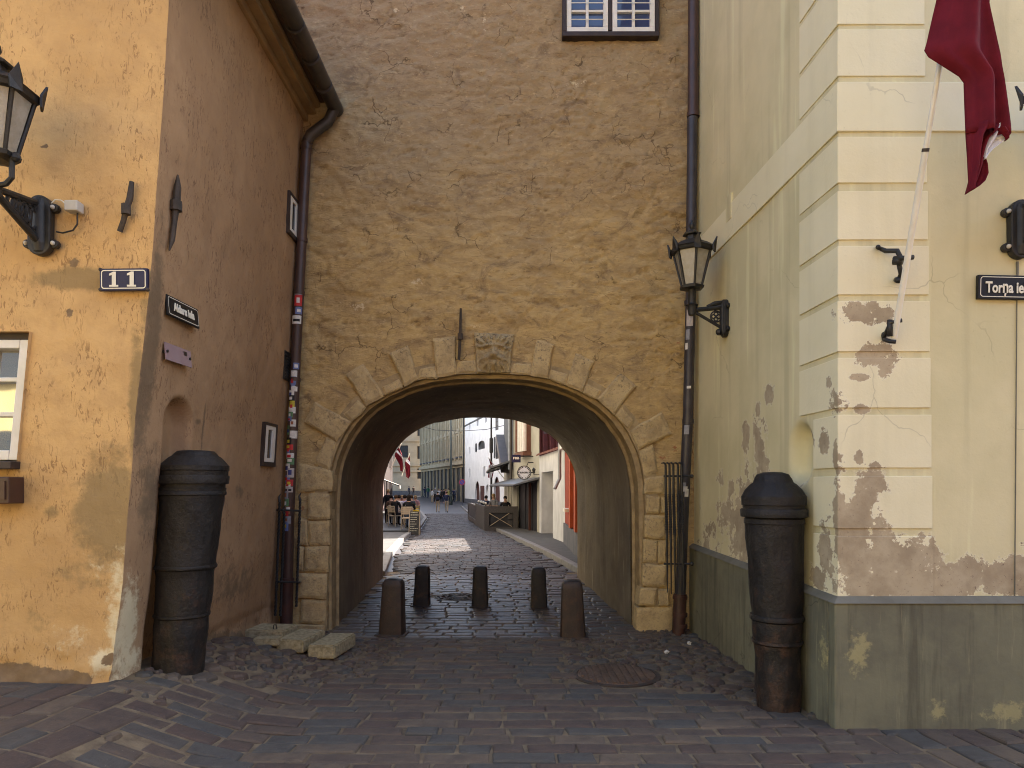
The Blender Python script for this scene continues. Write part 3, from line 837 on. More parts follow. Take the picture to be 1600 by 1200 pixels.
xc = (X[:-1, :-1] + X[1:, 1:]) / 2; zc = (Z[:-1, :-1] + Z[1:, 1:]) / 2
wx0, wx1, wz0 = .585, 1.675, 6.80
winhole = (xc > wx0 + .03) & (xc < wx1 - .03) & (zc > wz0 + .03)
gridmesh('wall', X, Yw, Z, M['gate'], gb, {'crack': crack * .8, 'white': a_white, 'brick': a_brick}, mask=~(inside_arch(xc, zc, .03) | winhole))
# mortar rim behind the arch stones and the stone soffit
N = 72
ts = [math.pi * i / N for i in range(N + 1)]
def prof(a, b, cx):
    o = [(cx + a, -.15), (cx + a, ASZ * .5)] + [(cx + sup(a, b, t)[0], ASZ + sup(a, b, t)[1]) for t in ts] + [(cx - a, ASZ * .5), (cx - a, -.15)]
    return np.array(o)
def loft(name, profs, mat, parent, smooth_=True, amp=0.0, seed=0):
    A = np.stack([np.stack([p[:, 0], np.full(len(p), y), p[:, 1]], -1) for p, y in profs])
    X, Y, Zz = A[..., 0], A[..., 1], A[..., 2]
    if amp:
        d = amp * fbm(Y * 1.5, np.arange(X.shape[1])[None, :] * .25 + Y * 0, seed) + amp * .4 * fbm(Y * 6, np.arange(X.shape[1])[None, :] * .9 + Y * 0, seed + 3)
        r = np.hypot(X - ACX, Zz - .8); X = X + (X - ACX) / r * d; Zz = Zz + (Zz - .8) / r * d
    return gridmesh(name, X, Y, Zz, mat, parent, smooth=smooth_)
loft('arch_rim', [(prof(AA + .15, AB + .15, ACX), 8.19), (prof(AA, AB, ACX), 8.186), (prof(AA - .004, AB - .004, ACX), 8.26), (prof(1.79, 1.555, -.31), 8.27), (prof(1.785, 1.55, -.315), 8.49), (prof(1.752, 1.525, -.318), 8.515)], M['ringmortar'], gb, False, .012, 5)
tp = []
for y in np.linspace(8.5, 12.96, 60):
    s = (y - 8.2) / 4.76; st = .02 if y > 10.6 else 0.0
    tp.append((prof(1.762 + st, 1.535 + st, -.318 + s * (-.584 + .318)), y))
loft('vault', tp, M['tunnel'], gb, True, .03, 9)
# far face of the gate house
p = prof(1.78, 1.555, -.584)
far = [(x, 12.96, z) for x, z in p]
m = MB(); n = len(far)
for i in range(n - 1):
    a, b = far[i], far[i + 1]
    oa = ((a[0] if 0 < i < n - 1 else a[0]), 12.96, 9.0) if 2 <= i <= n - 3 else None
    if 1 < i < n - 3: m.add([a, b, (b[0], 12.96, 9), (a[0], 12.96, 9)], [(0, 1, 2, 3)])
m.add([(1.196, 12.96, -.2), (9, 12.96, -.2), (9, 12.96, 9), (1.196, 12.96, 9)], [(3, 2, 1, 0)])
m.add([(-9, 12.96, -.2), (-2.364, 12.96, -.2), (-2.364, 12.96, 9), (-9, 12.96, 9)], [(3, 2, 1, 0)])
m.build('wall', M['gate'], gb)
m = MB(); m.box((-9, 8.3, 8.9), (9, 12.96, 9.1)); m.add([(-9.2, 7.9, 9.12), (9.2, 7.9, 9.12), (9.2, 10.6, 11.6), (-9.2, 10.6, 11.6), (9.2, 13.3, 9.12), (-9.2, 13.3, 9.12)], [(0, 1, 2, 3), (3, 2, 4, 5)]); m.box((-3.3, 8.36, 7.9), (3, 8.5, 8.9))
m.build('roof', M['tile_roof'], gb)
m = MB(); m.box((-9, 8.4, -.2), (-2.6, 12.9, 8.9)); m.box((1.75, 8.4, -.2), (9, 12.9, 8.9)); m.build('core_wall', M['gate'], gb)

def arch_stone(name, q, mat, proud=.03, n=10, seed=0, amp=.010, lich=.2, relief=None, depth=.16, tone=0):
    # q: photo corners (inner left, inner right, outer right, outer left) on the gate wall plane
    Pq = [P(px, py, GYP) for px, py in q]
    u = np.linspace(0, 1, n + 1); U, V = np.meshgrid(u, u)
    c = [np.array([p.x, p.z]) for p in Pq]
    X = (1 - U) * (1 - V) * c[0][0] + U * (1 - V) * c[1][0] + U * V * c[2][0] + (1 - U) * V * c[3][0]
    Z = (1 - U) * (1 - V) * c[0][1] + U * (1 - V) * c[1][1] + U * V * c[2][1] + (1 - U) * V * c[3][1]
    wob = .018
    X = X + wob * fbm(X * 6, Z * 6, seed + 61); Z = Z + wob * fbm(X * 6, Z * 6, seed + 62)
    e = np.minimum(np.minimum(U, 1 - U), np.minimum(V, 1 - V)) * n
    Y = GYP - proud - amp * fbm(X * 9, Z * 9, seed) + .014 * np.clip(1 - e, 0, 1)
    if relief is not None: Y = Y - relief(U, V)
    vs = [(X[i, j], Y[i, j], Z[i, j]) for i in range(n + 1) for j in range(n + 1)]
    w = n + 1
    fs = [(i * w + j, i * w + j + 1, (i + 1) * w + j + 1, (i + 1) * w + j) for i in range(n) for j in range(n)]
    ring = [j for j in range(w)] + [i * w + n for i in range(1, w)] + [n * w + j for j in range(n - 1, -1, -1)] + [i * w for i in range(n - 1, 0, -1)]
    base = len(vs); vs += [(vs[k][0], GYP + depth - .1, vs[k][2]) for k in ring]
    L = len(ring)
    fs += [(ring[k], base + k, base + (k + 1) % L, ring[(k + 1) % L]) for k in range(L)]
    mb = MB(); mb.add(vs, fs)
    lv = np.full(len(vs), lich); 
    if lich > .5: lv = np.concatenate([(lich * V.ravel() ** .8), np.full(L, .5)])
    return mb.build(name, mat, gb, smooth=False, attrs={'lichen': lv})
LONG = [[(527,690),(549,660),(493,627),(477,659)], [(573,636),(601,619),(568,569),(540,586)], [(632,605),(653,593),(637,541),(609,552)], [(684,591),(713,585),(711,526),(677,529)],
        [(829,587),(855,592),(865,538),(837,532)], [(885,601),(909,613),(928,565),(899,552)], [(933,624),(959,648),(994,604),(967,583)], [(984,673),(997,703),(1049,678),(1033,643)]]
SHORT = [[(514,737),(526,692),(512,682),(492,724)], [(550,659),(572,637),(560,625),(537,647)], [(602,618),(631,605),(624,592),(596,604)], [(654,592),(683,591),(682,572),(655,577)], [(714,585),(744,582),(742,564),(716,565)],
         [(798,583),(828,587),(829,569),(803,568)], [(856,592),(884,601),(887,585),(861,577)], [(910,614),(932,624),(940,611),(916,600)], [(960,649),(983,672),(991,657),(972,636)], [(998,704),(1006,746),(1026,737),(1019,695)]]
for i, q in enumerate(LONG): arch_stone('voussoir', q, M['voussoir'], .042, 12, i * 3, .014, .35 + .3 * (i in (2, 3, 4, 5, 6)))
for i, q in enumerate(SHORT): arch_stone('voussoir', q, M['voussoir'], .028, 8, 40 + i * 3, .010, .25)
def lion(U, V):
    def g(cu, cv, ru, rv, a, th=0.0):
        c_, s_ = math.cos(R(th)), math.sin(R(th)); du = (U - cu) * c_ + (V - cv) * s_; dv = -(U - cu) * s_ + (V - cv) * c_
        return a * np.exp(-((du / ru) ** 2 + (dv / rv) ** 2))
    r = .05 * smooth(.02, .25, U) * smooth(.98, .75, U) * smooth(.02, .2, V) * smooth(1.0, .8, V)
    r = r + g(.5, .5, .085, .17, .045) + g(.5, .40, .10, .055, .03)                        # nose
    r = r + g(.35, .345, .17, .07, .05, 28) + g(.65, .345, .17, .07, .05, -28)              # whiskered lips
    r = r + g(.51, .21, .085, .10, .045) - g(.51, .30, .10, .02, .02)                       # tongue and chin
    r = r + g(.31, .64, .14, .035, .035, 12) + g(.69, .64, .14, .035, .035, -12)            # brows
    r = r - g(.32, .56, .075, .04, .03) - g(.68, .56, .075, .04, .03) + g(.32, .555, .03, .02, .018) + g(.68, .555, .03, .02, .018)
    for k in range(9):
        a = R(20 + k * 17.5); r = r + g(.5 + .40 * math.cos(a), .47 + .42 * math.sin(a), .10, .035, .028, math.degrees(a))
    for k in range(6):
        a = R(200 + k * 28); r = r + g(.5 + .38 * math.cos(a), .42 + .36 * math.sin(a), .09, .03, .022, math.degrees(a))
    return r + .012 * fbm(U * 11, V * 11, 5) * (1 + V)
arch_stone('keystone', [(745,583),(796,583),(804,523),(741,520)], M['keystone'], .045, 44, 90, .008, .95, lion)
JL = [[(466,768),(519,768),(521,737),(467,722)], [(482,811),(516,811),(517,771),(483,770)], [(467,851),(481,852),(481,812),(468,808)], [(483,852),(515,851),(515,813),(482,813)], [(477,893),(513,893),(515,854),(479,854)],
      [(466,934),(511,935),(512,896),(466,895)], [(470,973),(508,974),(511,937),(471,936)], [(462,990),(509,990),(509,976),(463,975)], [(466,893),(475,893),(477,855),(467,853)]]
JR = [[(1005,772),(1038,772),(1038,742),(1006,748)], [(1009,803),(1030,803),(1030,775),(1009,774)], [(1006,840),(1039,841),(1038,806),(1006,806)], [(1005,878),(1026,879),(1027,843),(1006,842)], [(1003,915),(1040,916),(1041,882),(1004,881)],
      [(997,946),(1024,946),(1026,918),(1000,917)], [(994,996),(1050,997),(1050,948),(995,948)], [(1028,879),(1040,879),(1040,844),(1028,843)], [(1027,945),(1045,945),(1045,919),(1028,919)], [(1032,803),(1042,803),(1042,776),(1032,776)]]
for i, q in enumerate(JL + JR): arch_stone('jamb_block', q, M['voussoir'], .03 + .012 * (i % 3), 9, 120 + i * 3, .016, .3, depth=.3)
# window in the gate house
m = MB(); y0, y1 = 8.10, 8.36
zt = 7.75
m.box((wx0 - .01, y0, wz0), (wx1 + .01, y1, wz0 + .055)); m.box((wx0 - .01, y0, wz0 + .056), (wx0 + .035, y1, zt)); m.box((wx1 - .035, y0, wz0 + .056), (wx1 + .01, y1, zt)); m.box((1.105, y0 + .02, wz0 + .076), (1.145, y1, zt)); m.box((wx0 - .01, y0, zt + .001), (wx1 + .01, y1, zt + .08))
wf = m.build('window', M['dark_brown'], gb, bevel=.006)
for xa, xb in ((wx0 + .04, 1.10), (1.15, wx1 - .04)):
    m = MB(); za = wz0 + .06; w = .055; ya, yb = 8.12, 8.18
    m.box((xa, ya, za), (xb, yb, za + w)); m.box((xa, ya, za + w + .001), (xa + w, yb, zt - .002)); m.box((xb - w, ya, za + w + .001), (xb, yb, zt - .002))
    xm = (xa + xb) / 2; m.box((xm - .016, ya + .006, za + w + .001), (xm + .016, yb - .006, zt - .002))
    for k in range(1, 5):
        z = za + w + k * .19; m.box((xa + w + .001, ya + .01, z - .013), (xm - .017, yb - .008, z + .013)); m.box((xm + .017, ya + .01, z - .013), (xb - w - .001, yb - .008, z + .013))
    cs = m.build('casement', M['white_paint'], wf, bevel=.004)
    m = MB(); m.add([(xa + w, 8.165, za + w), (xb - w, 8.165, za + w), (xb - w, 8.165, zt), (xa + w, 8.165, zt)], [(0, 1, 2, 3)]); m.build('pane', M['glass_sky'], cs)
    for k in range(5):
        m = MB(); m.tube([(xa + .05, 8.105, za + .13 + k * .19), (xb - .05, 8.105, za + .13 + k * .19)], .006, 6); m.build('window_bar', M['white_paint'], cs)

# ------------------------------------------------------------------ cream house on the right
rh = thing('cream_house', 'cream and olive corner house with peeling plaster right of the gate', 'house', (2.25, 4.89, 0))
def rx(y): return 2.25 - .045 * (y - 4.89)
ys = np.linspace(4.89, 8.32, 150); zs = np.linspace(.8, 9.0, 280)
Yg, Zg = np.meshgrid(ys, zs)
Xg = rx(Yg) - .008 * fbm(Yg * 1.3, Zg * .8, 70) * smooth(4.89, 5.1, Yg)
nc, nr = 5.47, .20; za, zb = 1.86, 1.95
zz = np.where(Zg > zb, Zg - zb, np.where(Zg < za, (Zg - za), 0))
dn = np.hypot(Yg - nc, zz) - nr
Xg = Xg + .13 * smooth(.01, -.09, dn)
gridmesh('wall', Xg, Yg, Zg, M['cream_side'], rh, flip=True)
xs = np.linspace(2.25, 9, 120); zs = np.linspace(.8, 9.0, 120)
Xf, Zf = np.meshgrid(xs, zs)
Yf = 4.89 - .006 * fbm(Xf * 1.2, Zf * 1.0, 71) * smooth(2.25, 2.5, Xf)
gridmesh('wall', Xf, Yf, Zf, M['cream_front'], rh)
def lshape(mb, fx, sy, d, za, zb, zs=None):
    o = d
    a = [(fx, 4.89 + .05), (fx, 4.89 - o), (rx(4.89) - o, 4.89 - o), (rx(sy) - o, sy), (rx(sy) + .05, sy), (rx(4.89) + .05, 4.94)]
    mb.prism([(x, y, za) for x, y in a][::-1], (0, 0, zb - za))
BL = [(-135, -52), (-44, 37), (45, 118), None, (213, 285), (298, 374), (384, 460), (470, 549), (559, 637), (648, 731), (744, 826), (838, 933)]
for i, b in enumerate(BL):
    if b is None: continue
    z1_, z0_ = [EYE - (v - CY) / FP * 4.875 for v in b]
    m = MB(); lshape(m, 2.855 + .012 * (i - 4) * .5, 5.47 if i < 9 else 5.24, .011, max(z0_, .89), z1_)
    m.build('quoin_block', M['quoin'], rh, bevel=.004)
zt_, zb_ = [EYE - (v - CY) / FP * 4.875 for v in (128, 205)]
m = MB(); lshape(m, 9.0, 8.3, .016, zb_, zt_); m.build('string_course', M['quoin'], rh, bevel=.006)
m = MB()
m.hexa([(2.20, 4.835, -.25), (9, 4.835, -.25), (9, 4.95, -.25), (2.20, 4.95, -.25), (2.20, 4.835, .855), (9, 4.835, .855), (9, 4.95, .855), (2.20, 4.95, .855)])
m.hexa([(2.20, 4.951, -.25), (2.30, 4.951, -.25), (2.15, 8.3, -.25), (rx(8.3) - .05, 8.3, -.25), (2.20, 4.951, .855), (2.30, 4.951, .855), (2.15, 8.3, .955), (rx(8.3) - .05, 8.3, .955)])
m.build('plinth', M['plinth'], rh, bevel=.012)
m = MB()
m.hexa([(2.185, 4.82, .856), (9, 4.82, .856), (9, 4.93, .856), (2.185, 4.93, .856), (2.235, 4.872, .90), (9, 4.872, .90), (9, 4.93, .90), (2.235, 4.93, .90)])
m.hexa([(2.185, 4.931, .856), (2.3, 4.931, .856), (2.15, 8.3, .956), (rx(8.3) - .065, 8.3, .956), (2.235, 4.931, .90), (2.3, 4.931, .90), (2.15, 8.3, 1.0), (rx(8.3) - .015, 8.3, 1.0)])
m.build('plinth_cap', M['cap'], rh, bevel=.006)
m = MB(); m.box((1.95, 4.5, 9.0), (9.2, 13, 9.25)); m.add([(1.8, 4.4, 9.26), (9.4, 4.4, 9.26), (9.4, 8.8, 12), (1.8, 8.8, 12), (9.4, 13.2, 9.26), (1.8, 13.2, 9.26)], [(0, 1, 2, 3), (3, 2, 4, 5)]); m.build('roof', M['tile_roof'], rh)
m = MB(); m.box((2.7, 5.3, 0), (9, 12.9, 8.95)); m.build('core_wall', M['cream_side'], rh)
m = MB(); a = P(1133, 330, 7.05); m.box((rx(7.0) - .02, 6.93, 4.28), (rx(7.0) + .02, 7.1, 4.53)); m.build('hatch', M['cream_side'], rh, bevel=.004)
# barracks across the street behind the camera (its sunlit wall lights the square)
bk = thing('yellow_barracks', 'long yellow barracks across the square, mirrored in the panes', 'building', (0, -8.0, 0))
m = MB(); m.box((-32, -9, 0), (-.6, -8, 7.2)); m.build('wall', simple('yellow_barracks_render', (.74, .60, .28), (.66, .52, .23), .8, .85), bk)
m = MB(); m.add([(-32, -7.6, 7.2), (-.6, -7.6, 7.2), (-.6, -11, 9.4), (-32, -11, 9.4)], [(0, 1, 2, 3)]); m.build('roof', M['tile_roof'], bk)
cwl = thing('bounce_cut_wall', 'unseen dark brick wall right of the barracks, added to cut bounce light', 'wall', (12, -8.0, 0))  # out of view, added dark so less light bounces onto the ochre side wall
m = MB(); m.box((-.55, -9.2, 0), (34, -7.8, 7.6)); m.build('wall', simple('dark_old_brick', (.13, .065, .045), (.09, .05, .04), 2, .9, .1), cwl)
m = MB(); m.add([(-.55, -7.5, 7.62), (34, -7.5, 7.62), (34, -9.4, 8.6), (-.55, -9.4, 8.6)], [(0, 1, 2, 3)]); m.build('coping', M['tile_roof'], cwl)
for k in range(-7, 0):
    for z in (1.4, 4.3):
        m = MB(); x = k * 4.2; m.box((x - .55, -7.99, z), (x + .55, -7.93, z + 1.6)); m.build('window', M['glass'], bk)
# ------------------------------------------------------------------ drainpipes and guards
def pipe_thing(label, pts, secs, r, loc):
    pass
d1 = thing('drainpipe', 'brown drainpipe plastered with stickers left of the arch', 'drainpipe', (-2.55, 8.05, 0))
def lp(px, py, Y=8.05): return P(px, py, Y)
m = MB(); m.tube([(-2.02, 4.3, 5.955), (-2.02, 8.16, 5.985)], .085, 14)
for y in np.arange(4.6, 8.1, .5): m.tube([(-2.02, y, 5.957), (-2.02, y + .02, 5.957)], .092, 14)
m.build('gutter', M['zinc'], d1, smooth=True, angle=40)
m = MB(); m.tube([(-2.02, 8.06, 5.95), lp(513, 190), lp(485, 211), lp(480, 222)], .062, 12); m.build('elbow', M['zinc'], d1, smooth=True, angle=50)
m = MB(); m.tube([lp(479, 222), lp(470, 400), lp(462, 560), lp(452, 800), lp(449, 940)], .058, 14)
for py, px in ((228, 479), (372, 472), (455, 467.5), (590, 461)): m.tube([lp(px, py), lp(px - .4, py + 6)], .064, 14)
pipe1 = m.build('pipe', M['pipe_brown'], d1, smooth=True, angle=40)
m = MB(); m.tube([lp(449, 905), lp(447, 985)], .07, 14); m.tube([lp(448.8, 903), lp(448.6, 911)], .078, 14); m.build('foot_pipe', M['pipe_red'], d1, smooth=True, angle=40)
for px, py in ((479, 228), (471, 376), (460, 594)):
    m = MB(); c = lp(px, py); m.tube([c + Vector((.0, .02, 0)), c + Vector((-.12, .06, 0))], .008, 6); m.build('pipe_bracket', M['iron'], d1)
STC = [(.75,.72,.66),(.55,.04,.04),(.62,.5,.05),(.05,.06,.2),(.02,.02,.02),(.7,.68,.62),(.5,.45,.42),(.12,.25,.12),(.35,.12,.05),(.15,.2,.4),(.3,.3,.32)]
smats = [simple('sticker_paper', c, tuple(v * .75 for v in c), 30, .55, .3) for c in STC]
def pipe_x(py):     # pixel column of the pipe at a pixel row
    return float(np.interp(py, [222, 400, 560, 800, 940], [479, 470, 462, 452, 449]))
rs = random.Random(12)
def sticker(py, hpx, a0, a1, mat, parent, rr=.0585):
    m = MB(); n = 5; vs = []
    for z in (py + hpx / 2, py - hpx / 2):
        c = lp(pipe_x(z), z)
        for k in range(n + 1):
            a = a0 + (a1 - a0) * k / n
            vs.append((c.x + rr * math.sin(a), c.y - rr * math.cos(a), c.z))
    fs = [(k, k + 1, n + 1 + k + 1, n + 1 + k) for k in range(n)]
    m.add(vs, fs); m.build('sticker', mat, parent)
for i, (py, h, a0, a1, c) in enumerate([(461, 5, -.6, 1.0, 10), (471, 17, -.5, 1.0, 1), (471, 8, -.1, .5, 0), (487, 11, -.2, 1.1, 9), (487, 5, .1, .8, 0), (501, 13, -1.0, 1.0, 0), (502, 4, -.6, .7, 4),
        (573, 10, -.1, 1.1, 9), (573, 5, .1, .8, 0)]): sticker(py, h, a0, a1, smats[c], pipe1, .0588 + .0006 * (i % 7))
py = 580
k = 0
while py < 818:
    h = rs.uniform(7, 15); a0 = rs.uniform(-1.3, -.2); a1 = a0 + rs.uniform(.7, 1.6)
    c = rs.choice([0, 0, 5, 6, 1, 2, 3, 4, 5, 10, 9, 8, 7])
    sticker(py + h / 2, h, a0, a1, smats[c], pipe1, .0588 + .0006 * (k % 5))
    sticker(py + h / 2 + rs.uniform(-2, 2), h * rs.uniform(.3, .55), a0 + .2, a0 + .2 + rs.uniform(.3, .8), smats[rs.choice([0, 4, 1, 2, 3, 0, 8])], pipe1, .0619 + .0006 * (k % 3))
    py += h * rs.uniform(.55, .95); k += 1
def twisted(mb, a, b, r=.012, turns=14):
    a, b = Vector(a), Vector(b); n = turns * 4; vs = []
    for i in range(n + 1):
        t = i / n; c = a.lerp(b, t); ph = 2 * math.pi * turns * t * .5
        vs += [c + Vector((math.cos(ph + q * math.pi / 2) * r * 1.35, math.sin(ph + q * math.pi / 2) * r * 1.35, 0)) for q in range(4)]
    fs = []
    for i in range(n):
        for q in range(4): fs.append((i * 4 + q, i * 4 + (q + 1) % 4, i * 4 + 4 + (q + 1) % 4, i * 4 + 4 + q))
    mb.add(vs, fs)
g1 = thing('pipe_guard', 'black twisted iron guard round the stickered drainpipe', 'pipe guard', (-2.5, 7.9, .2))
for px0, px1, py0, py1 in ((437, 430, 772, 962), (469, 463, 770, 948), (444, 438, 790, 962)):
    m = MB(); twisted(m, P(px1, py1, 7.92), P(px0, py0 + 12, 7.92)); a = P(px0, py0 + 12, 7.92); m.tube([a, a + Vector((-.01, 0, .05)), a + Vector((.012, 0, .09))], [.018, .012, .004], 8); m.build('bar', M['iron'], g1)
for py in (797, 909):
    m = MB(); m.tube([P(432, py, 7.96), P(437, py, 7.9), P(468, py + 1, 7.9), P(470, py + 1, 8.2)], .011, 8); m.build('cross_rail', M['iron'], g1)

d2 = thing('drainpipe', 'tall dark drainpipe between gate wall and cream house', 'drainpipe', (1.95, 8.0, 0))
def rp(px, py): return P(px, py, 8.0)
m = MB(); m.tube([rp(1085, -260), rp(1083, 178)], .062, 14); m.tube([rp(1083, 176), rp(1083, 183)], .07, 14); m.build('pipe', M['pipe_brown'], d2, smooth=True, angle=40)
m = MB(); m.tube([rp(1082, 184), rp(1079, 480), rp(1075, 650), rp(1069, 780), rp(1063, 930)], .058, 14)
for px, py in ((1078, 470), (1075, 655)): m.tube([rp(px, py), rp(px, py + 7)], .065, 14)
pipe2 = m.build('pipe', M['pipe_dark'], d2, smooth=True, angle=40)
m = MB(); m.tube([rp(1063, 928), rp(1060, 985), rp(1059, 1002)], .072, 14)
for py in (930, 957, 975): m.tube([rp(1062.5, py), rp(1062.2, py + 6)], .082, 14)
m.build('foot_pipe', M['pipe_red'], d2, smooth=True, angle=40)
pxs = lambda py: float(np.interp(py, [184, 480, 650, 780, 930], [1082, 1079, 1075, 1069, 1063]))
for py, h, a0, a1, c in ((498, 26, -1.0, .3, 6), (524, 16, -1.1, -.3, 10), (542, 10, -1.2, -.6, 0), (606, 4, -.6, .2, 0), (672, 14, -.9, .1, 10), (764, 8, -.7, .3, 0), (770, 12, -.2, .6, 5), (757, 6, -.8, 0, 10), (815, 8, -.7, -.1, 10)):
    m = MB(); vs = []; rr = .060
    for z in (py + h / 2, py - h / 2):
        c0 = rp(pxs(z), z)
        for q in range(6):
            a = a0 + (a1 - a0) * q / 5; vs.append((c0.x + rr * math.sin(a), c0.y - rr * math.cos(a), c0.z))
    m.add(vs, [(q, q + 1, 7 + q, 6 + q) for q in range(5)]); m.build('sticker', smats[c], pipe2)
g2 = thing('pipe_guard', 'black curl-topped iron guard beside the dark drainpipe', 'pipe guard', (1.85, 7.8, .3))
for px, pb in ((1041, 926), (1047, 928), (1053, 927), (1060, 929), (1066, 924)):
    m = MB(); Yb = 7.78; twisted(m, P(px + 1, 835, Yb), P(px - .5, 772, Yb), .013, 8)
    m.tube([P(px + 2, pb, Yb), P(px + 1, 835, Yb)], [.006, .014], 6); a = P(px - .5, 772, Yb); b = P(px - 1, 726, Yb)
    m.tube([a, b, b + Vector((-.02, 0, .02)), b + Vector((-.05, 0, .015))], [.014, .013, .011, .005], 6); m.build('bar', M['iron'], g2)
for py in (744, 881):
    m = MB(); m.tube([P(1037, py, 7.79), P(1068, py, 7.79), P(1081, py, 7.74)], .011, 8); m.ball(P(1081, py, 7.74), .022); m.build('cross_rail', M['iron'], g2)

# ------------------------------------------------------------------ cannons set upright in the ground
def cannon(label, base, top, H, scale_prof, seed):
    t = thing('cannon', label, 'cannon', base)
    ax = Vector(top) - Vector(base)
    def shell(name, prof, mat, amp=.006, seg=72):
        m = MB(); m.lathe(prof, (0, 0, 0), seg)
        out = []
        for v in m.v:
            a = math.atan2(v[1], v[0]); r = math.hypot(v[0], v[1]); z = v[2]
            d = amp * 1.3 * float(fbm(np.array(a * 2.2 + 9), np.array(z * 5.0), seed)) + amp * .9 * float(fbm(np.array(a * 7 + 3), np.array(z * 14), seed + 4))
            r2 = max(r + d * (1 if r > .05 else 0), .001)
            f = z / H
            out.append((base[0] + ax.x * f + r2 * math.cos(a), base[1] + ax.y * f + r2 * math.sin(a), base[2] + z))
        m.v = out
        return m.build(name, mat, t, smooth=True, angle=42)
    for nm, pr, amp in scale_prof: shell(nm, pr, M['cannon'], amp)
    return t
def dens(pr, step=.03):
    out = []
    for (r0, z0), (r1_, z1_) in zip(pr[:-1], pr[1:]):
        n = max(1, int(abs(z1_ - z0) / step))
        out += [(r0 + (r1_ - r0) * k / n, z0 + (z1_ - z0) * k / n) for k in range(n)]
    return out + [pr[-1]]
b0 = (-2.60, 5.52, .24); H1 = 1.69
cannon('broad black cannon planted upright against the ochre house', b0, (-2.475, 5.56, .24 + H1), H1, [
    ('barrel', dens([(.05, -.15), (.185, -.14), (.185, .0), (.19, .18), (.2, .3), (.195, .38), (.205, .55), (.205, .72), (.215, .80), (.214, .9), (.235, 1.30), (.24, 1.35)]), .008),
    ('moulding_ring', [(.1, .77), (.214, .772), (.226, .782), (.228, .795), (.222, .808), (.1, .812)], .004),
    ('moulding_ring', [(.1, .40), (.197, .402), (.208, .415), (.206, .43), (.1, .44)], .004),
    ('reinforcing_band', [(.1, 1.345), (.243, 1.346), (.25, 1.352), (.248, 1.372), (.243, 1.378), (.245, 1.40), (.236, 1.405), (.236, 1.432), (.258, 1.436), (.26, 1.445), (.26, 1.492), (.256, 1.5), (.1, 1.502)], .003),
    ('breech_cap', dens([(.1, 1.495), (.247, 1.5), (.247, 1.535), (.254, 1.54), (.254, 1.575), (.246, 1.582), (.225, 1.605), (.19, 1.64), (.165, 1.655), (.16, 1.664), (.135, 1.69), (.09, 1.695), (.01, 1.695)], .012), .006)], 3)
b1 = (2.005, 5.33, -.02); H2 = 1.78
cannon('black domed cannon planted upright against the cream house', b1, (1.985, 5.40, -.02 + H2), H2, [
    ('barrel', dens([(.05, -.15), (.155, -.14), (.158, .0), (.165, .2), (.16, .4), (.172, .5), (.18, .62), (.176, .72), (.19, .9), (.20, 1.1), (.21, 1.35), (.212, 1.40)]), .008),
    ('moulding_ring', [(.1, .66), (.178, .662), (.194, .675), (.196, .69), (.188, .71), (.1, .715)], .004),
    ('moulding_ring', [(.1, .49), (.172, .492), (.186, .505), (.183, .525), (.1, .53)], .004),
    ('reinforcing_band', [(.1, 1.39), (.214, 1.391), (.22, 1.396), (.217, 1.43), (.208, 1.435), (.212, 1.44), (.24, 1.445), (.242, 1.452), (.242, 1.498), (.236, 1.505), (.1, 1.507)], .003),
    ('breech_cap', dens([(.1, 1.50), (.222, 1.505), (.222, 1.53), (.232, 1.535), (.234, 1.60), (.228, 1.607), (.205, 1.65), (.168, 1.69), (.145, 1.705), (.135, 1.735), (.118, 1.765), (.07, 1.782), (.01, 1.785)], .012), .006)], 9)

# ------------------------------------------------------------------ bollards
def bollard_mesh(t, w0, d0, w1, h, mat):
    m = MB(); n = 24
    prof = [(1.0, -.12), (1.0, 0.0), (.985, .03), (.90, h * .45), (w1 / w0, h - .09), (w1 / w0 * .97, h - .045), (w1 / w0 * .80, h - .012), (w1 / w0 * .45, h), (.02, h + .002)]
    vs = []
    for s, z in prof:
        for k in range(n):
            a = 2 * math.pi * k / n; c, sn = math.cos(a), math.sin(a)
            p = 5.0
            q = (abs(c) ** p + abs(sn) ** p) ** (-1 / p)
            vs.append((w0 / 2 * s * c * q, d0 / 2 * s * sn * q, z))
    fs = [(i * n + k, i * n + (k + 1) % n, (i + 1) * n + (k + 1) % n, (i + 1) * n + k) for i in range(len(prof) - 1) for k in range(n)]
    fs.append(tuple(range((len(prof) - 1) * n, len(prof) * n)))
    o0 = Vector(t.location)
    m.add([Vector(v) + o0 for v in vs], fs); return m.build('post', mat, t, smooth=True, angle=35)
bo = thing('bollard', 'brown metal bollard in front, near the stone slabs', 'bollard', (0, 0, 0), 'bollards closing the passage')
bollard_mesh(bo, .285, .27, .235, .62, M['bollard'])
m = MB(); m.box((-.17, -.16, -.05), (.17, .16, .012)); m.build('foot_plate', M['oldiron'], bo, bevel=.006)
bd_ = thing('bollard', 'dark bollard on the left of the far row under the arch', 'bollard', (0, 0, 0), 'bollards closing the passage')
bollard_mesh(bd_, .235, .225, .20, .56, M['bollard_backlit'])
m = MB(); m.box((-.14, -.13, -.05), (.14, .13, .012)); m.build('foot_plate', M['bollard_backlit'], bd_, bevel=.006)
BO = [((613, 990), bo, None), ((895, 994), bo, 'brown metal bollard in front, near the manhole cover'), ((659, 946), bd_, None),
      ((750, 947), bd_, 'dark bollard standing alone in the middle of the passage'), ((842, 950), bd_, 'dark bollard on the right of the far row under the arch')]
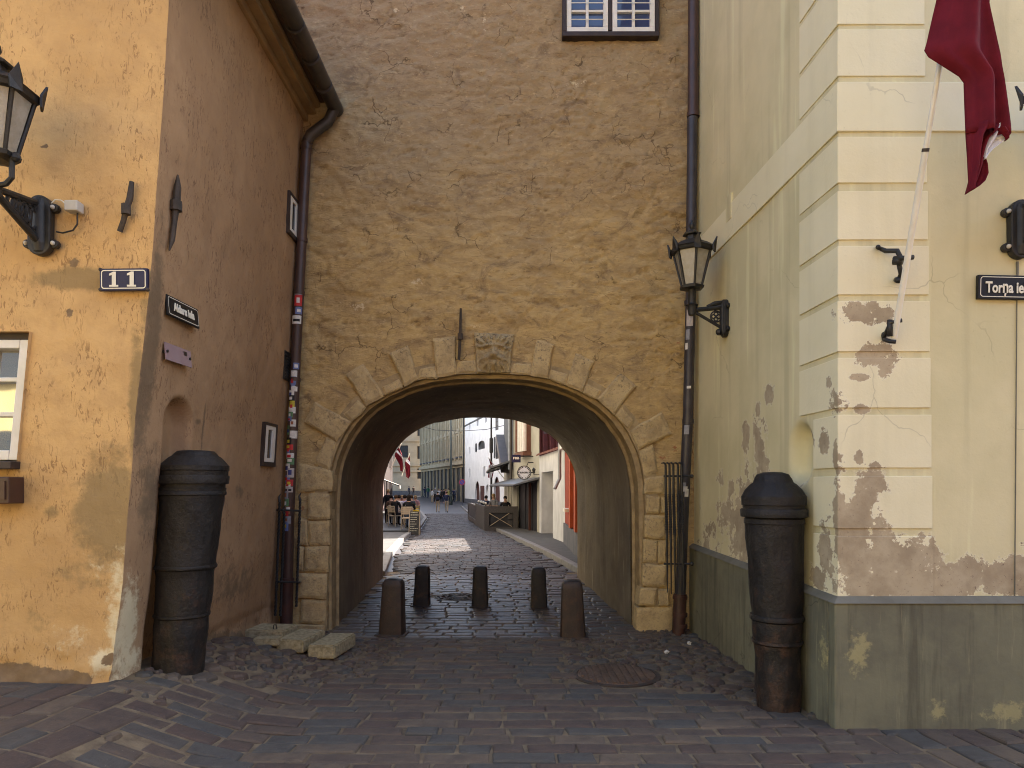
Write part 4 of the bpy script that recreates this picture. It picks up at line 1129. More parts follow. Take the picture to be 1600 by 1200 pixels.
for i, ((px, py), src, lab) in enumerate(BO):
    o = src if lab is None else copy_tree(src)
    g = GP(px, py); o.location = g; o.rotation_euler = (R(rng.uniform(-.8, .8)), R((1.4, -1.0, 1.6, .4, -.6)[i]), R(rng.uniform(-4, 4)))
    if lab: o['label'] = lab

# ------------------------------------------------------------------ slabs, manholes, litter
def slab(label, c, size, rz, z, tilt=0, shape=None):
    z = gzf(c[0], c[1]) + z
    o = thing('stone_slab', label, 'slab', (c[0], c[1], z), 'loose slabs by the left foot of the arch')
    m = MB(); hx, hy, h = size[0] / 2, size[1] / 2, size[2]
    n = 8
    b = bmesh.new(); bmesh.ops.create_cube(b, size=1)
    for v in b.verts: v.co = Vector((v.co.x * size[0], v.co.y * size[1], v.co.z * h))
    bmesh.ops.bevel(b, geom=list(b.edges), offset=.012, segments=2, affect='EDGES')
    bmesh.ops.subdivide_edges(b, edges=list(b.edges), cuts=3, use_grid_fill=True)
    me = bpy.data.meshes.new('block')
    for v in b.verts:
        d = .003 * float(fbm(np.array(v.co.x * 14 + c[0] * 9), np.array(v.co.y * 14 + v.co.z * 20), 6)); v.co += v.co.normalized() * d
    b.to_mesh(me); b.free(); me.materials.append(M['concrete'])
    q = bpy.data.objects.new('block', me); COL.objects.link(q); q.parent = o
    o.rotation_euler = (0, R(tilt), R(rz))
    return o
s0 = GP(455, 1008)
slab('broad rear slab with a wire loop on top', (-2.43, 7.18), (.40, .36, .10), -6, .09)
slab('middle stone slab between the two other slabs', (-2.075, 7.0), (.27, .52, .125), -9, .075, 1)
slab('paler stone slab nearest the bollard', (-1.77, 7.0), (.27, .58, .13), -7, .075, -1)
slab('low stone wedged under the broad slab', (-2.33, 6.80), (.26, .16, .07), -4, .035)
lo = MB(); s0 = Vector((-2.36, 7.06, 0)); lz0 = gzf(-2.43, 7.18) + .135; lo.tube([(s0.x - .02, s0.y + .02, lz0), (s0.x - .015, s0.y + .02, lz0 + .045), (s0.x + .005, s0.y + .02, lz0 + .055), (s0.x + .015, s0.y + .02, lz0)], .005, 6)
tag(lo.build('wire_loop', M['iron']), 'little wire loop sticking out of the broad slab', 'wire loop')
M['manhole'] = iron('rusty_cast_iron_cover', (.15, .092, .06), (.10, .068, .05), .15, .6, .4)
def manhole(label, x, y, r, mat, ribs=True):
    z = gzf(x, y); t = thing('manhole_cover', label, 'manhole cover', (x, y, z))
    m = MB(); m.lathe([(r * .9, -.05), (r + .045, -.05), (r + .045, -.002), (r + .005, .002), (r + .005, -.012), (r * .5, -.012)], (x, y, z), 48); m.v = [(a, b, c + gzf(a, b) - z) for a, b, c in m.v]; m.build('rim', M['oldiron'], t, smooth=True, angle=30)
    m = MB(); m.lathe([(r * .1, -.03), (r, -.03), (r, .0), (r * .99, .003), (.01, .003)], (x, y, z), 48)
    if ribs:
        k = -r * .9
        while k < r * .9:
            h = math.sqrt(max(r * r * .9 - k * k, .0001)); m.box((x + k - .013, y - h, z + .0035), (x + k + .013, y + h, z + .016)); k += .062
    else:
        for rr in (.3, .55, .8): m.lathe([(r * rr - .02, .0035), (r * rr - .02, .011), (r * rr + .02, .011), (r * rr + .02, .0035)], (x, y, z), 40, cap=False)
        for q in range(10):
            a = q * math.pi / 5; m.tube([(x + r * .35 * math.cos(a), y + r * .35 * math.sin(a), z + .005), (x + r * .92 * math.cos(a), y + r * .92 * math.sin(a), z + .005)], .012, 6)
    m.v = [(a, b, c + gzf(a, b) - z) for a, b, c in m.v]; m.build('lid', mat, t)
    return t
manhole('rust coloured ribbed manhole cover in front of the arch', *MAN[0], M['manhole'])
manhole('dark round manhole cover inside the passage behind the middle bollard', *MAN[1], M['oldiron'], False)
M['paper'] = simple('white_paper', (.75, .74, .7), None, 20, .8)
for i, (px, py, lab) in enumerate([(1077, 1007, 'crumpled white paper scrap by the red pipe foot'), (1042, 1021, 'crumpled white paper scrap out on the cobbles')]):
    g = GP(px, py); m = MB(); m.ball((g.x, g.y, g.z + .015), .022, 7, 4, sq=(1.2, .9, .8))
    for k in range(len(m.v)): m.v[k] = tuple(Vector(m.v[k]) + Vector((nrs.normal(0, .004), nrs.normal(0, .004), nrs.normal(0, .004))))
    tag(m.build('paper_scrap', M['paper']), lab, 'litter', 'white litter on the cobbles')

# ------------------------------------------------------------------ wall irons
def wall_iron(label, pts, w, boss, mat=None, cat='wall anchor'):
    t = thing('wall_anchor', label, cat, pts[len(pts) // 2])
    m = MB(); m.tube(pts, w, 6); m.build('rod', M['oldiron'], t)
    m = MB(); b = Vector(boss); m.tube([b + Vector((0, 0, .035)), b + Vector((0, 0, -.035))], max(w) * 1.45, 8); m.build('collar', M['oldiron'], t); return t
wall_iron('rusty anchor iron on the front of the ochre house', [P(206, 284, 4.96), P(203, 310, 4.96), P(197, 327, 4.95), P(193, 345, 4.96), P(187, 362, 4.97)], [.016, .022, .02, .018, .018], P(197, 327, 4.945))
def sp(py, Y): 
    z = EYE - (py - CY) / FP * Y; return Vector((float(lwall(Y, z)) + .03, Y, z))
wall_iron('long anchor iron on the side wall of the ochre house', [sp(273, 5.22), sp(292, 5.23), sp(318, 5.23), sp(345, 5.22), sp(375, 5.2), sp(391, 5.17)], [.006, .026, .03, .02, .02, .006], sp(322, 5.23))
wall_iron('thin anchor iron above the arch left of the keystone', [P(720, 482, 8.12), P(719, 520, 8.11), P(718, 545, 8.12), P(717, 562, 8.13)], [.014, .018, .02, .018], P(719, 526, 8.10))

# ------------------------------------------------------------------ lanterns
def lantern(t, c, k=1.0):
    c = Vector(c); seg = 6; ph = R(30)
    def ringpts(r, z): return [c + Vector((r * k * math.cos(2 * math.pi * i / 6 + ph), r * k * math.sin(2 * math.pi * i / 6 + ph), z * k)) for i in range(6)]
    b = ringpts(.105, .0); tpt = ringpts(.20, .37)
    m = MB(); m.lathe([(.06 * k, -.035 * k), (.125 * k, -.025 * k), (.132 * k, .0), (.105 * k, .012 * k)], c, 6, phase=ph)
    for i in range(6): m.tube([b[i], tpt[i]], .012 * k, 6)
    m.lathe([(.20 * k, .352 * k), (.222 * k, .36 * k), (.235 * k, .385 * k), (.19 * k, .39 * k)], c, 6, phase=ph); m.build('frame', M['iron'], t)
    m = MB(); m.lathe([(.235 * k, .386 * k), (.245 * k, .395 * k), (.16 * k, .45 * k), (.085 * k, .485 * k), (.06 * k, .49 * k), (.058 * k, .535 * k), (.095 * k, .54 * k), (.10 * k, .553 * k), (.04 * k, .59 * k), (.015 * k, .6 * k)], c, 6, phase=ph); 
    m.build('roof', M['iron'], t)
    m = MB(); m.lathe([(.01 * k, .59 * k), (.018 * k, .61 * k), (.03 * k, .635 * k), (.024 * k, .67 * k), (.004 * k, .70 * k)], c, 8); m.build('finial', M['iron'], t, smooth=True)
    for i in range(6):
        a = 2 * math.pi * i / 6 + ph; d = Vector((math.cos(a), math.sin(a), 0)); w = Vector((-d.y, d.x, 0)) * .035 * k
        p = c + d * .225 * k + Vector((0, 0, .335 * k))
        m = MB(); m.prism([p - w, p + w, p + w * 1.1 + Vector((0, 0, .07 * k)), p + d * .03 * k + Vector((0, 0, .15 * k)), p - w * 1.1 + Vector((0, 0, .07 * k))], d * .014 * k); m.build('crown_spike', M['iron'], t)
    for i in range(6):
        j = (i + 1) % 6
        q = [b[i].lerp(b[j], .1), b[i].lerp(b[j], .9), tpt[i].lerp(tpt[j], .92), tpt[i].lerp(tpt[j], .08)]
        q = [v + (c - Vector((v.x, v.y, c.z))).normalized() * .006 for v in q]
        m = MB(); m.add(q, [(0, 1, 2, 3)]); m.build('pane', M['lantern_glass'], t)
def capsule_plate(m, o, u, n, w, h, d):   # o centre on wall, u across, n outward
    o, u, n = Vector(o), Vector(u), Vector(n); pts = []
    for k in range(24):
        a = 2 * math.pi * k / 24; x = math.cos(a) * w / 2; z = math.sin(a) * w / 2 + (h / 2 - w / 2) * (1 if math.sin(a) >= 0 else -1)
        pts.append(o + u * x + Vector((0, 0, z)))
    if (pts[1] - pts[0]).cross(pts[2] - pts[1]).dot(n) < 0: pts = pts[::-1]
    m.prism(pts, n * d)
    for sx in (-1, 1):
        for sz in (-1, 1): m.tube([o + u * sx * w * .58 + Vector((0, 0, sz * h * .3)), o + u * sx * w * .58 + Vector((0, 0, sz * h * .3)) + n * d * .7], w * .2, 10)
    m.tube([o + n * d * .5 + Vector((0, 0, -h * .42)), o + n * d * .8 + Vector((0, 0, -h * .3)), o + n * d * .8 + Vector((0, 0, h * .3)), o + n * d * .5 + Vector((0, 0, h * .42))], w * .3, 10)
def front_lamp(label, x, ywall, zp, k, arm, rise):
    t = thing('wall_lamp', label, 'wall lamp', (x, ywall, zp), 'black street lamps on wall brackets')
    m = MB(); capsule_plate(m, (x, ywall, zp), (1, 0, 0), (0, -1, 0), .155 * k, .40 * k, .06); m.build('wall_plate', M['iron'], t, bevel=.008)
    for sx in (-1, 1):
        for sz in (-1, 1):
            m = MB(); m.ball((x + sx * .09 * k, ywall - .05, zp + sz * .12 * k), .016, 8, 5); m.build('bolt', M['plastic_grey'], t, smooth=True)
    m = MB(); z0 = zp - .12 * k; z1 = zp + .14 * k; zt = zp + rise; ye = ywall - arm
    m.tube([(x, ywall - .05, z1), (x, ye, zt + .03)], .024, 8); m.tube([(x, ywall - .05, z0), (x, ye, zt)], .024, 8)
    n = 5
    for q in range(n):
        f = .1 + .7 * q / n; za = z1 + (zt + .03 - z1) * f; zb = z0 + (zt - z0) * f; y = ywall - .05 - (arm - .05) * f; r = (za - zb) * .38
        if r > .012:
            cc = [(x, y + r * math.cos(2 * math.pi * e / 12), (za + zb) / 2 + r * math.sin(2 * math.pi * e / 12)) for e in range(13)]
            m.tube(cc, .013, 6, cap=False)
        m.tube([(x, y - .03, za - .02), (x, y - .06, zb + .02)], .011, 6)
    m.build('bracket', M['iron'], t)
    m = MB(); ly = ye; lz = zt + .24 * k
    m.tube([(x, ly, zt - .02), (x, ly, zt + .06)], .03, 10)
    for sx in (-1, 1): m.tube([(x, ly, zt + .05), (x + sx * .06 * k, ly, zt + .06), (x + sx * .095 * k, ly, zt + .10), (x + sx * .10 * k, ly, lz)], .017, 8); m.ball((x + sx * .12 * k, ly, lz - .02), .032)
    m.build('yoke', M['iron'], t)
    lantern(t, (x, ly, lz), k); return t
front_lamp('large black lamp cut by the left edge, on the ochre wall', -3.285, 4.98, 3.47, 1.04, .46, .05)
front_lamp('black lamp bracket cut by the right edge, above the street sign', 3.475, 4.885, 3.41, 1.0, .44, .10)
rl = thing('wall_lamp', 'black lantern on the olive side wall beside the drainpipe', 'wall lamp', (rx(7.1), 7.1, 3.33), 'black street lamps on wall brackets')
Xw_ = rx(7.1); lx = 1.80
m = MB(); m.box((Xw_ - .05, 7.05, 3.17), (Xw_ + .01, 7.15, 3.5)); capsule_plate(m, (Xw_, 7.1, 3.335), (0, 1, 0), (-1, 0, 0), .13, .38, .045); m.build('wall_plate', M['iron'], rl, bevel=.006)
m = MB(); m.tube([(Xw_ - .03, 7.1, 3.46), (Xw_ - .12, 7.1, 3.44), (lx, 7.1, 3.42)], [.03, .024, .022], 8); m.tube([(Xw_ - .05, 7.1, 3.24), (lx + .03, 7.1, 3.40)], .016, 8)
m.ball((Xw_ - .08, 7.1, 3.2), .035); m.tube([(Xw_ - .02, 7.1, 3.5), (Xw_ - .12, 7.1, 3.485), (Xw_ - .2, 7.1, 3.455)], [.02, .025, .015], 8)
for a in range(4):
    cy = Xw_ - .11 + .024 * math.cos(a * math.pi / 2); cz = 3.355 + .024 * math.sin(a * math.pi / 2)
    m.tube([(cy + .02 * math.cos(2 * math.pi * e / 10), 7.1, cz + .02 * math.sin(2 * math.pi * e / 10)) for e in range(11)], .007, 6, cap=False)
m.tube([(Xw_ - .11 + .055 * math.cos(2 * math.pi * e / 14), 7.1, 3.355 + .055 * math.sin(2 * math.pi * e / 14)) for e in range(15)], .008, 6, cap=False)
m.build('bracket', M['iron'], rl)
m = MB(); m.lathe([(.015, -.06), (.035, -.05), (.045, .0), (.05, .035), (.062, .05), (.04, .065), (.036, .2), (.05, .22)], (lx, 7.1, 3.42), 12); m.build('stem', M['iron'], rl, smooth=True, angle=40)
lantern(rl, (lx, 7.1, 3.655), .95)
# junction box with its cable
jb = thing('junction_box', 'small grey junction box with black cable near the left lamp', 'junction box', P(114, 323, 4.96))
a = P(114, 323, 4.93); m = MB(); m.box((a.x - .045, 4.90, a.z - .035), (a.x + .045, 4.985, a.z + .038)); m.build('box', M['plastic_grey'], jb, bevel=.008)
m = MB(); m.tube([P(121, 333, 4.95), P(121, 350, 4.95), P(114, 360, 4.95), P(98, 364, 4.95), P(88, 362, 4.95)], .006, 6); m.build('cable', M['iron'], jb)
m = MB(); m.tube([P(104, 320, 4.95), P(96, 313, 4.95), P(86, 312, 4.95), P(80, 318, 4.95)], .004, 6); m.build('cable', M['pole_white'], jb)
# brown box under the left window
m = MB(); a = P(-30, 745, 4.9); b = P(23, 787, 4.9); m.box((a.x, 4.84, b.z), (b.x, 5.0, a.z))
t = thing('brown_box', 'dark red brown metal box on the wall under the left window', 'wall box', (b.x - .1, 5.0, b.z)); m2 = m; m2.build('case', simple('red_brown_box_paint', (.075, .032, .02), (.05, .024, .017), 3, .45, .4), t, bevel=.008)
m = MB(); m.box((a.x, 4.828, b.z + .03), (b.x - .02, 4.839, a.z - .03)); m.build('lid', simple('red_brown_lid_paint', (.085, .036, .023), (.06, .028, .02), 3, .45, .4), t)

# ------------------------------------------------------------------ signs
def framed(t, o, u, v, w, h, mat, border=.008, inset=.012, thick=.02, rad=.02, bmat=None, back=None):
    o, u, v = Vector(o), Vector(u).normalized(), Vector(v).normalized(); n = u.cross(v)
    m = MB(); m.hexa([o + u * sx * w / 2 + v * sy * h / 2 + n * k for k in (0, thick) for sx, sy in ((-1, -1), (1, -1), (1, 1), (-1, 1))]); m.build('plate', mat, t, bevel=.005)
    def rr(ww, hh, r):
        pts = []
        for cx, cy, a0 in ((ww / 2 - r, hh / 2 - r, 0), (-ww / 2 + r, hh / 2 - r, 90), (-ww / 2 + r, -hh / 2 + r, 180), (ww / 2 - r, -hh / 2 + r, 270)):
            pts += [(cx + r * math.cos(R(a0 + q * 22.5)), cy + r * math.sin(R(a0 + q * 22.5))) for q in range(5)]
        return pts
    A = rr(w - 2 * inset, h - 2 * inset, rad); B = rr(w - 2 * inset - 2 * border, h - 2 * inset - 2 * border, max(rad - border, .004))
    m = MB(); L = len(A)
    vs = [o + u * x + v * y + n * (thick + .002) for x, y in A] + [o + u * x + v * y + n * (thick + .002) for x, y in B]
    m.add(vs, [(i, (i + 1) % L, L + (i + 1) % L, L + i) for i in range(L)]); m.build('border', bmat or M['letter'], t)
    return n
# house number
c = P(194, 437, 4.955); t = thing('house_number_sign', 'blue enamel house number plate reading 11', 'sign', (c.x, 4.97, c.z))
u = Vector((1, 0, .01)); v = Vector((-.01, 0, 1))
framed(t, (c.x, 4.975, c.z), u, v, .335, .155, M['navy_enamel'], .007, .012, .028, .02)
for sx in (-1, 1):
    m = MB(); x = c.x + sx * .062 - .004; z = c.z + sx * .0006; y = 4.944; s = .105
    poly = [(-.3, -.5), (.3, -.5), (.3, -.38), (.15, -.38), (.15, .5), (-.03, .5), (-.3, .36), (-.3, .24), (-.12, .28), (-.12, -.38), (-.3, -.38)]
    m.prism([(x + px * s * 1.0, y, z + pz * s) for px, pz in poly], (0, -.003, 0)); m.build('digit', M['letter'], t)
for sx, sz in ((-1, 1), (-1, -1), (1, -1)):
    m = MB(); m.ball((c.x + sx * .165, 4.955, c.z + sz * .07), .014, 8, 5); m.build('screw', M['oldiron'], t)
# street sign on the side wall
z = 2.995; y0 = 5.23; y1 = 5.69
o = Vector((float(lwall(5.46, z)) + .012, 5.46, z)); t = thing('street_sign', 'black street name plate reading Aldaru iela', 'sign', o)
u = Vector((float(lwall(y1, z)) - float(lwall(y0, z)) + .02, y1 - y0, .0)).normalized(); v = Vector((-.09, 0, 1)); v = (v - u * v.dot(u)).normalized()
framed(t, o, u, v, .47, .155, M['black_enamel'], .005, .012, .02, .02)
text('lettering', 'Aldaru iela', o + u.cross(v) * .02, u, v, .085, M['letter'], t, .82, .0035)
# acrylic plaque
z = 2.66; o = Vector((float(lwall(5.44, z)) + .03, 5.44, z)); t = thing('acrylic_plaque', 'clear violet acrylic plaque under the street name plate', 'plaque', o)
m = MB(); n = u.cross(v); m.hexa([o + u * sx * .19 + v * sy * .065 + n * k for k in (0, .006) for sx, sy in ((-1, -1), (1, -1), (1, 1), (-1, 1))]); m.build('plate', M['acrylic'], t)
for sx in (-1, 1):
    m = MB(); m.tube([o + u * sx * .165 - v * .0 * sx - n * .03, o + u * sx * .165 + n * .014], .011, 8); m.build('standoff', M['iron'], t)
m = MB(); q = o + u * .1 + v * .03 + n * .0075
m.hexa([q + u * sx * .022 + v * sy * .016 + n * k for k in (0, .001) for sx, sy in ((-1, -1), (1, -1), (1, 1), (-1, 1))]); m.build('logo_mark', M['dark_brown'], t)
# street sign at the right edge
o = P(1597, 450, 4.87); o = Vector((o.x, 4.885, o.z)); t = thing('street_sign', 'black street name plate cut by the right edge, beginning Torna', 'sign', o)
u = Vector((1, 0, -.02)).normalized(); v = Vector((.02, 0, 1)).normalized()
framed(t, o, u, v, .62, .165, M['black_enamel'], .005, .013, .03, .02)
text('lettering', 'Torņa iela', Vector((3.238, o.y - .03, o.z - .002)), u, v, .105, M['letter'], t, .70, .0025, 'LEFT')
m = MB(); m.tube([(3.475, 4.88, 3.2), (3.475, 4.88, 3.07)], .008, 6); m.tube([(3.475, 4.885, 2.98), (3.46, 4.885, .9)], .004, 5)
tag(m.build('wall_cable', M['cap']), 'thin cable running down from the right lamp plate', 'cable')

# ------------------------------------------------------------------ flag on the cream house
fl = thing('flag', 'crimson and white flag hanging on a slanted white pole', 'flag', (2.6, 4.88, 2.9))
pa = Vector((2.585, 4.80, 2.66)); pb = P(1470, 92, 4.22); dpole = (pb - pa).normalized(); pt_ = pa + dpole * 2.75
m = MB(); m.tube([pa, pa + dpole * 1.15], .0195, 12); m.tube([pa + dpole * 1.15, pt_], .0165, 12); m.ball(pt_, .03); m.build('pole', M['pole_white'], fl, smooth=True, angle=40)
m = MB(); m.tube([pa + dpole * 1.14, pa + dpole * 1.16], .0215, 12); m.build('ferrule', M['zinc'], fl)
m = MB(); q = pa + dpole * .03
m.tube([(q.x - .03, 4.89, q.z + .02), (q.x - .04, 4.85, q.z - .03), (q.x - .03, q.y, q.z - .055), (q.x, q.y - .01, q.z - .06)], .015, 8)
m.tube([(q.x - .04, 4.86, q.z - .02), (q.x - .035, q.y - .01, q.z + .07), (q.x + .03, q.y - .03, q.z + .08)], .014, 8); m.tube([q + Vector((-.035, 0, -.02)), q + Vector((-.035, 0, .09))], .018, 8); m.build('socket', M['iron'], fl, smooth=True)
m = MB(); q = pa + dpole * ((3.2 - pa.z) / dpole.z)
def fp(px, py, Y=4.78): return P(px, py, Y)
m.tube([fp(1370, 386, 4.86), fp(1384, 392, 4.84), fp(1402, 392), fp(1407, 402), fp(1405, 415), fp(1408, 428), fp(1402, 440, 4.86)], [.012, .017, .018, .017, .016, .016, .014], 8)
m.tube([fp(1397, 404), fp(1415, 403, 4.70), fp(1427, 402, 4.70)], .016, 8); m.tube([fp(1396, 408), fp(1410, 408, 4.74)], .026, 8)
m.tube([fp(1404, 438, 4.78), fp(1400, 437, 4.9)], .02, 8); m.tube([fp(1372, 386, 4.83), fp(1372, 386, 4.9)], .016, 8); m.build('bracket', M['iron'], fl, smooth=True)
# cloth: rows from top to bottom, left and right edge in photo columns, with hanging folds in depth
def cloth(name, rowsx, mat, ybase, seed, amp, nc=26, pull=0.0):
    pys = np.array([r[0] for r in rowsx], float); L = np.array([r[1] for r in rowsx], float); Rr = np.array([r[2] for r in rowsx], float)
    n = 46; py = np.linspace(pys[0], pys[-1], n); l = np.interp(py, pys, L); r = np.interp(py, pys, Rr)
    U = np.linspace(0, 1, nc); PX = l[:, None] * (1 - U) + r[:, None] * U; PY = np.repeat(py[:, None], nc, 1)
    D = amp * (np.sin(U[None, :] * 7.5 + seed + .006 * PY) * .6 + np.sin(U[None, :] * 15 + seed * 2 + .012 * PY) * .3) * (1 - .0 * U) + pull * (U[None, :] - .5)
    Yd = ybase + D
    X = (PX - CX) / FP * ybase; Zv = EYE - (PY - CY) / FP * ybase
    o = gridmesh(name, X, Yd, Zv, mat, fl)
    md = o.modifiers.new('thick', 'SOLIDIFY'); md.thickness = .004; md.offset = 0
    return o
cloth('cloth', [(-260, 1492, 1560), (-60, 1478, 1556), (0, 1468, 1551), (60, 1455, 1561), (76, 1450, 1564), (84, 1461, 1565.5), (100, 1486, 1567), (117, 1512, 1570), (124, 1513, 1571), (198, 1513, 1580), (206, 1513, 1580)], M['maroon'], 4.08, .6, .06)
cloth('cloth', [(194, 1513, 1562), (204, 1513, 1558), (214, 1513, 1546), (230, 1513.5, 1540), (246, 1514, 1536), (262, 1514, 1533), (280, 1514.5, 1524), (299, 1515, 1516)], M['maroon'], 4.09, .6, .06)
cloth('cloth', [(200, 1556, 1580), (208, 1566, 1580), (214, 1571, 1576), (218, 1572, 1574)], M['maroon'], 4.10, 1.0, .03, 12)
cloth('white_stripe', [(195, 1556, 1566), (200, 1556, 1565), (206, 1551, 1569), (216, 1544, 1572), (224, 1540, 1563), (234, 1537, 1549), (243, 1536, 1541), (250, 1535, 1537)], M['flag_white'], 4.13, 2.0, .03, 12)
cloth('cloth', [(248, 1532, 1537), (258, 1528, 1540), (272, 1522, 1541), (284, 1518, 1536), (292, 1516, 1527), (298, 1515, 1518)], M['maroon'], 4.14, 2.0, .03, 12)
# ------------------------------------------------------------------ street beyond the arch
def hit(px, A, B):      # where the sight line of a photo column meets the facade line A-B (plan)
    k = (px - CX) / FP; ax, ay = A; bx, by = B
    t = (k * ay - ax) / ((bx - ax) - k * (by - ay)); return t
class Facade:
    def __init__(s, A, B, out):     # out: a plan point on the street side
        s.A = Vector((A[0], A[1])); s.B = Vector((B[0], B[1])); s.d = (s.B - s.A); s.L = s.d.length; s.d /= s.L
        n = Vector((-s.d.y, s.d.x)); s.n = n if (Vector(out) - s.A).dot(n) > 0 else -n
        s.a = A; s.b = B
    def w(s, u, z, d=0.0): p = s.A + s.d * u + s.n * d; return Vector((p.x, p.y, z))
    def uz(s, px, py):
        t = hit(px, s.a, s.b); u = t * s.L; p = s.A + s.d * u; return u, EYE - (py - CY) / FP * p.y
    def rect(s, px0, py0, px1, py1):    # photo rectangle -> opening (heights taken at its middle column)
        u0, _ = s.uz(px0, py0); u1, _ = s.uz(px1, py0); _, z1 = s.uz((px0 + px1) / 2, py0); _, z0 = s.uz((px0 + px1) / 2, py1)
        return (min(u0, u1), max(u0, u1), min(z0, z1), max(z0, z1))
    def box(s, m, u0, u1, z0, z1, d0, d1, mi=0):
        return m.hexa([s.w(u0, z0, d0), s.w(u1, z0, d0), s.w(u1, z0, d1), s.w(u0, z0, d1), s.w(u0, z1, d0), s.w(u1, z1, d0), s.w(u1, z1, d1), s.w(u0, z1, d1)], mi)
    def wall(s, t, mat, z0, z1, ops, depth=.25, name='wall'):
        us = sorted(set([0, s.L] + [o[0] for o in ops] + [o[1] for o in ops])); us = [u for u in us if -1e-6 <= u <= s.L + 1e-6]
        zs = sorted(set([z0, z1] + [o[2] for o in ops] + [o[3] for o in ops])); zs = [z for z in zs if z0 - 1e-6 <= z <= z1 + 1e-6]
        m = MB()
        for a, b in zip(us[:-1], us[1:]):
            for c, e in zip(zs[:-1], zs[1:]):
                mu, mz = (a + b) / 2, (c + e) / 2
                if any(o[0] < mu < o[1] and o[2] < mz < o[3] for o in ops): continue
                m.add([s.w(a, c), s.w(b, c), s.w(b, e), s.w(a, e)], [(0, 1, 2, 3)])
        for o in ops:
            a, b, c, e = o[:4]; q = [(a, c), (b, c), (b, e), (a, e)]
            for k in range(4):
                (u0, v0), (u1, v1) = q[k], q[(k + 1) % 4]
                m.add([s.w(u0, v0), s.w(u1, v1), s.w(u1, v1, -depth), s.w(u0, v0, -depth)], [(0, 1, 2, 3)])
            if len(o) > 4 and o[4]:     # arched head: fill the two corners
                r = (b - a) / 2; hz = min(r * o[4], (e - c) * .6); cu = (a + b) / 2
                for sg in (-1, 1):
                    pts = [(cu + sg * r, e)] + [(cu + sg * r * math.cos(q * math.pi / 16), e - hz + hz * math.sin(q * math.pi / 16)) for q in range(9)]
                    m.add([s.w(u, z, -.002) for u, z in pts] , [tuple(range(len(pts)))])
        return m.build(name, mat, t)
    def pane(s, t, o, mat, frame=None, fw=.07, name='window', cols=1, rws=1, d=-.14):
        a, b, c, e = o[:4]; par = t
        if frame is not None:
            m = MB()
            for (u0, u1, v0, v1) in [(a, b, c, c + fw), (a, b, e - fw, e), (a, a + fw, c + fw, e - fw), (b - fw, b, c + fw, e - fw)]: s.box(m, u0, u1, v0, v1, d - .05, d + .03)
            for k in range(1, cols): u = a + (b - a) * k / cols; s.box(m, u - fw * .35, u + fw * .35, c + fw, e - fw, d - .05, d + .025)
            for k in range(1, rws): v = c + (e - c) * k / rws; s.box(m, a + fw, b - fw, v - fw * .35, v + fw * .35, d - .05, d + .02)
            par = m.build(name, frame, t)
        m = MB(); m.add([s.w(a, c, d), s.w(b, c, d), s.w(b, e, d), s.w(a, e, d)], [(0, 1, 2, 3)]); m.build('pane' if frame is not None else name, mat, par)
def mass(t, f, z0, z1, back, mat, rmat=None, e=.0):
    m = MB(); f.box(m, e, f.L - e, z0, z1, -back, -.3); m.build('core_wall', mat, t)
    m = MB(); f.box(m, -.1, f.L + .1, z1 + .01, z1 + .18, -back - .2, .25); m.build('roof', rmat or M['tile_roof'], t)
M['far_glass'] = simple('dim_far_glass', (.02, .022, .028), (.035, .038, .045), 1, .35, .25)
M['limewash'] = simple('white_limewash', (.86, .85, .82), (.76, .75, .72), 1.2, .9, .1, .3, 8)
M['white_wall'] = simple('grey_white_wall_paint', (.62, .61, .6), (.48, .47, .46), 1.6, .9, .1, .3, 8, stretch=(1.5, 1.5, .8))
M['ochre_ashlar'] = simple('pale_ochre_render', (.47, .395, .27), (.38, .315, .21), 1.0, .85, .15, .2, 6)
M['beige_ashlar'] = simple('beige_stone_render', (.48, .40, .29), (.40, .33, .24), .8, .85, .15, .2, 6)
M['grey_wall'] = simple('blue_grey_render', (.16, .175, .19), (.125, .135, .15), 1.5, .85, .15, .2, 8)
M['cream_wall'] = simple('pale_cream_render', (.45, .425, .345), (.37, .345, .28), 1.5, .85, .15, .3, 8)
M['red_wall'] = simple('brick_red_render', (.30, .055, .028), (.24, .045, .025), 2.5, .8, .2, .2, 10)
M['orange_trim'] = simple('orange_pilaster_paint', (.45, .11, .05), (.36, .09, .045), 2.5, .8, .2, .2, 10)
M['grey_base'] = simple('grey_wall_base', (.13, .13, .14), (.095, .095, .105), 3, .8, .2, .2, 20)
M['shop_dark'] = simple('charcoal_shopfront', (.022, .022, .027), (.032, .032, .038), 5, .55, .3)
M['door_red'] = simple('red_brown_door_wood', (.11, .045, .035), (.08, .035, .028), 6, .7, .2, .3, 20, stretch=(8, 8, .5))
M['brick_brown'] = simple('terracotta_panel', (.21, .10, .065), (.16, .078, .05), 4, .7, .2)
M['wood_grey'] = simple('grey_brown_terrace_boards', (.085, .075, .072), (.06, .053, .052), 6, .7, .25, .3, 30, stretch=(4, 4, 4))
M['awning'] = simple('cream_awning_cloth', (.62, .56, .46), (.5, .45, .37), 6, .85, .15)
M['board'] = simple('chalkboard_black', (.02, .02, .02), (.035, .035, .035), 8, .7, .3)
M['wood_light'] = simple('pale_chair_wood', (.42, .34, .24), (.33, .26, .18), 9, .6, .3)
M['yellow_flower'] = simple('yellow_blossoms', (.75, .55, .02), (.6, .42, .03), 40, .8, .1)
M['leaf'] = simple('planter_leaves', (.06, .09, .03), (.04, .06, .02), 30, .8, .1)
M['globe'] = simple('white_glass_globe', (.85, .84, .8), (.8, .78, .74), 5, .2, .6)
M['canopy'] = simple('grey_canopy_sheet', (.16, .165, .17), (.12, .125, .13), 5, .45, .4)
M['sign_blue'] = simple('sign_blue_film', (.04, .05, .3), None, 5, .4, .4)
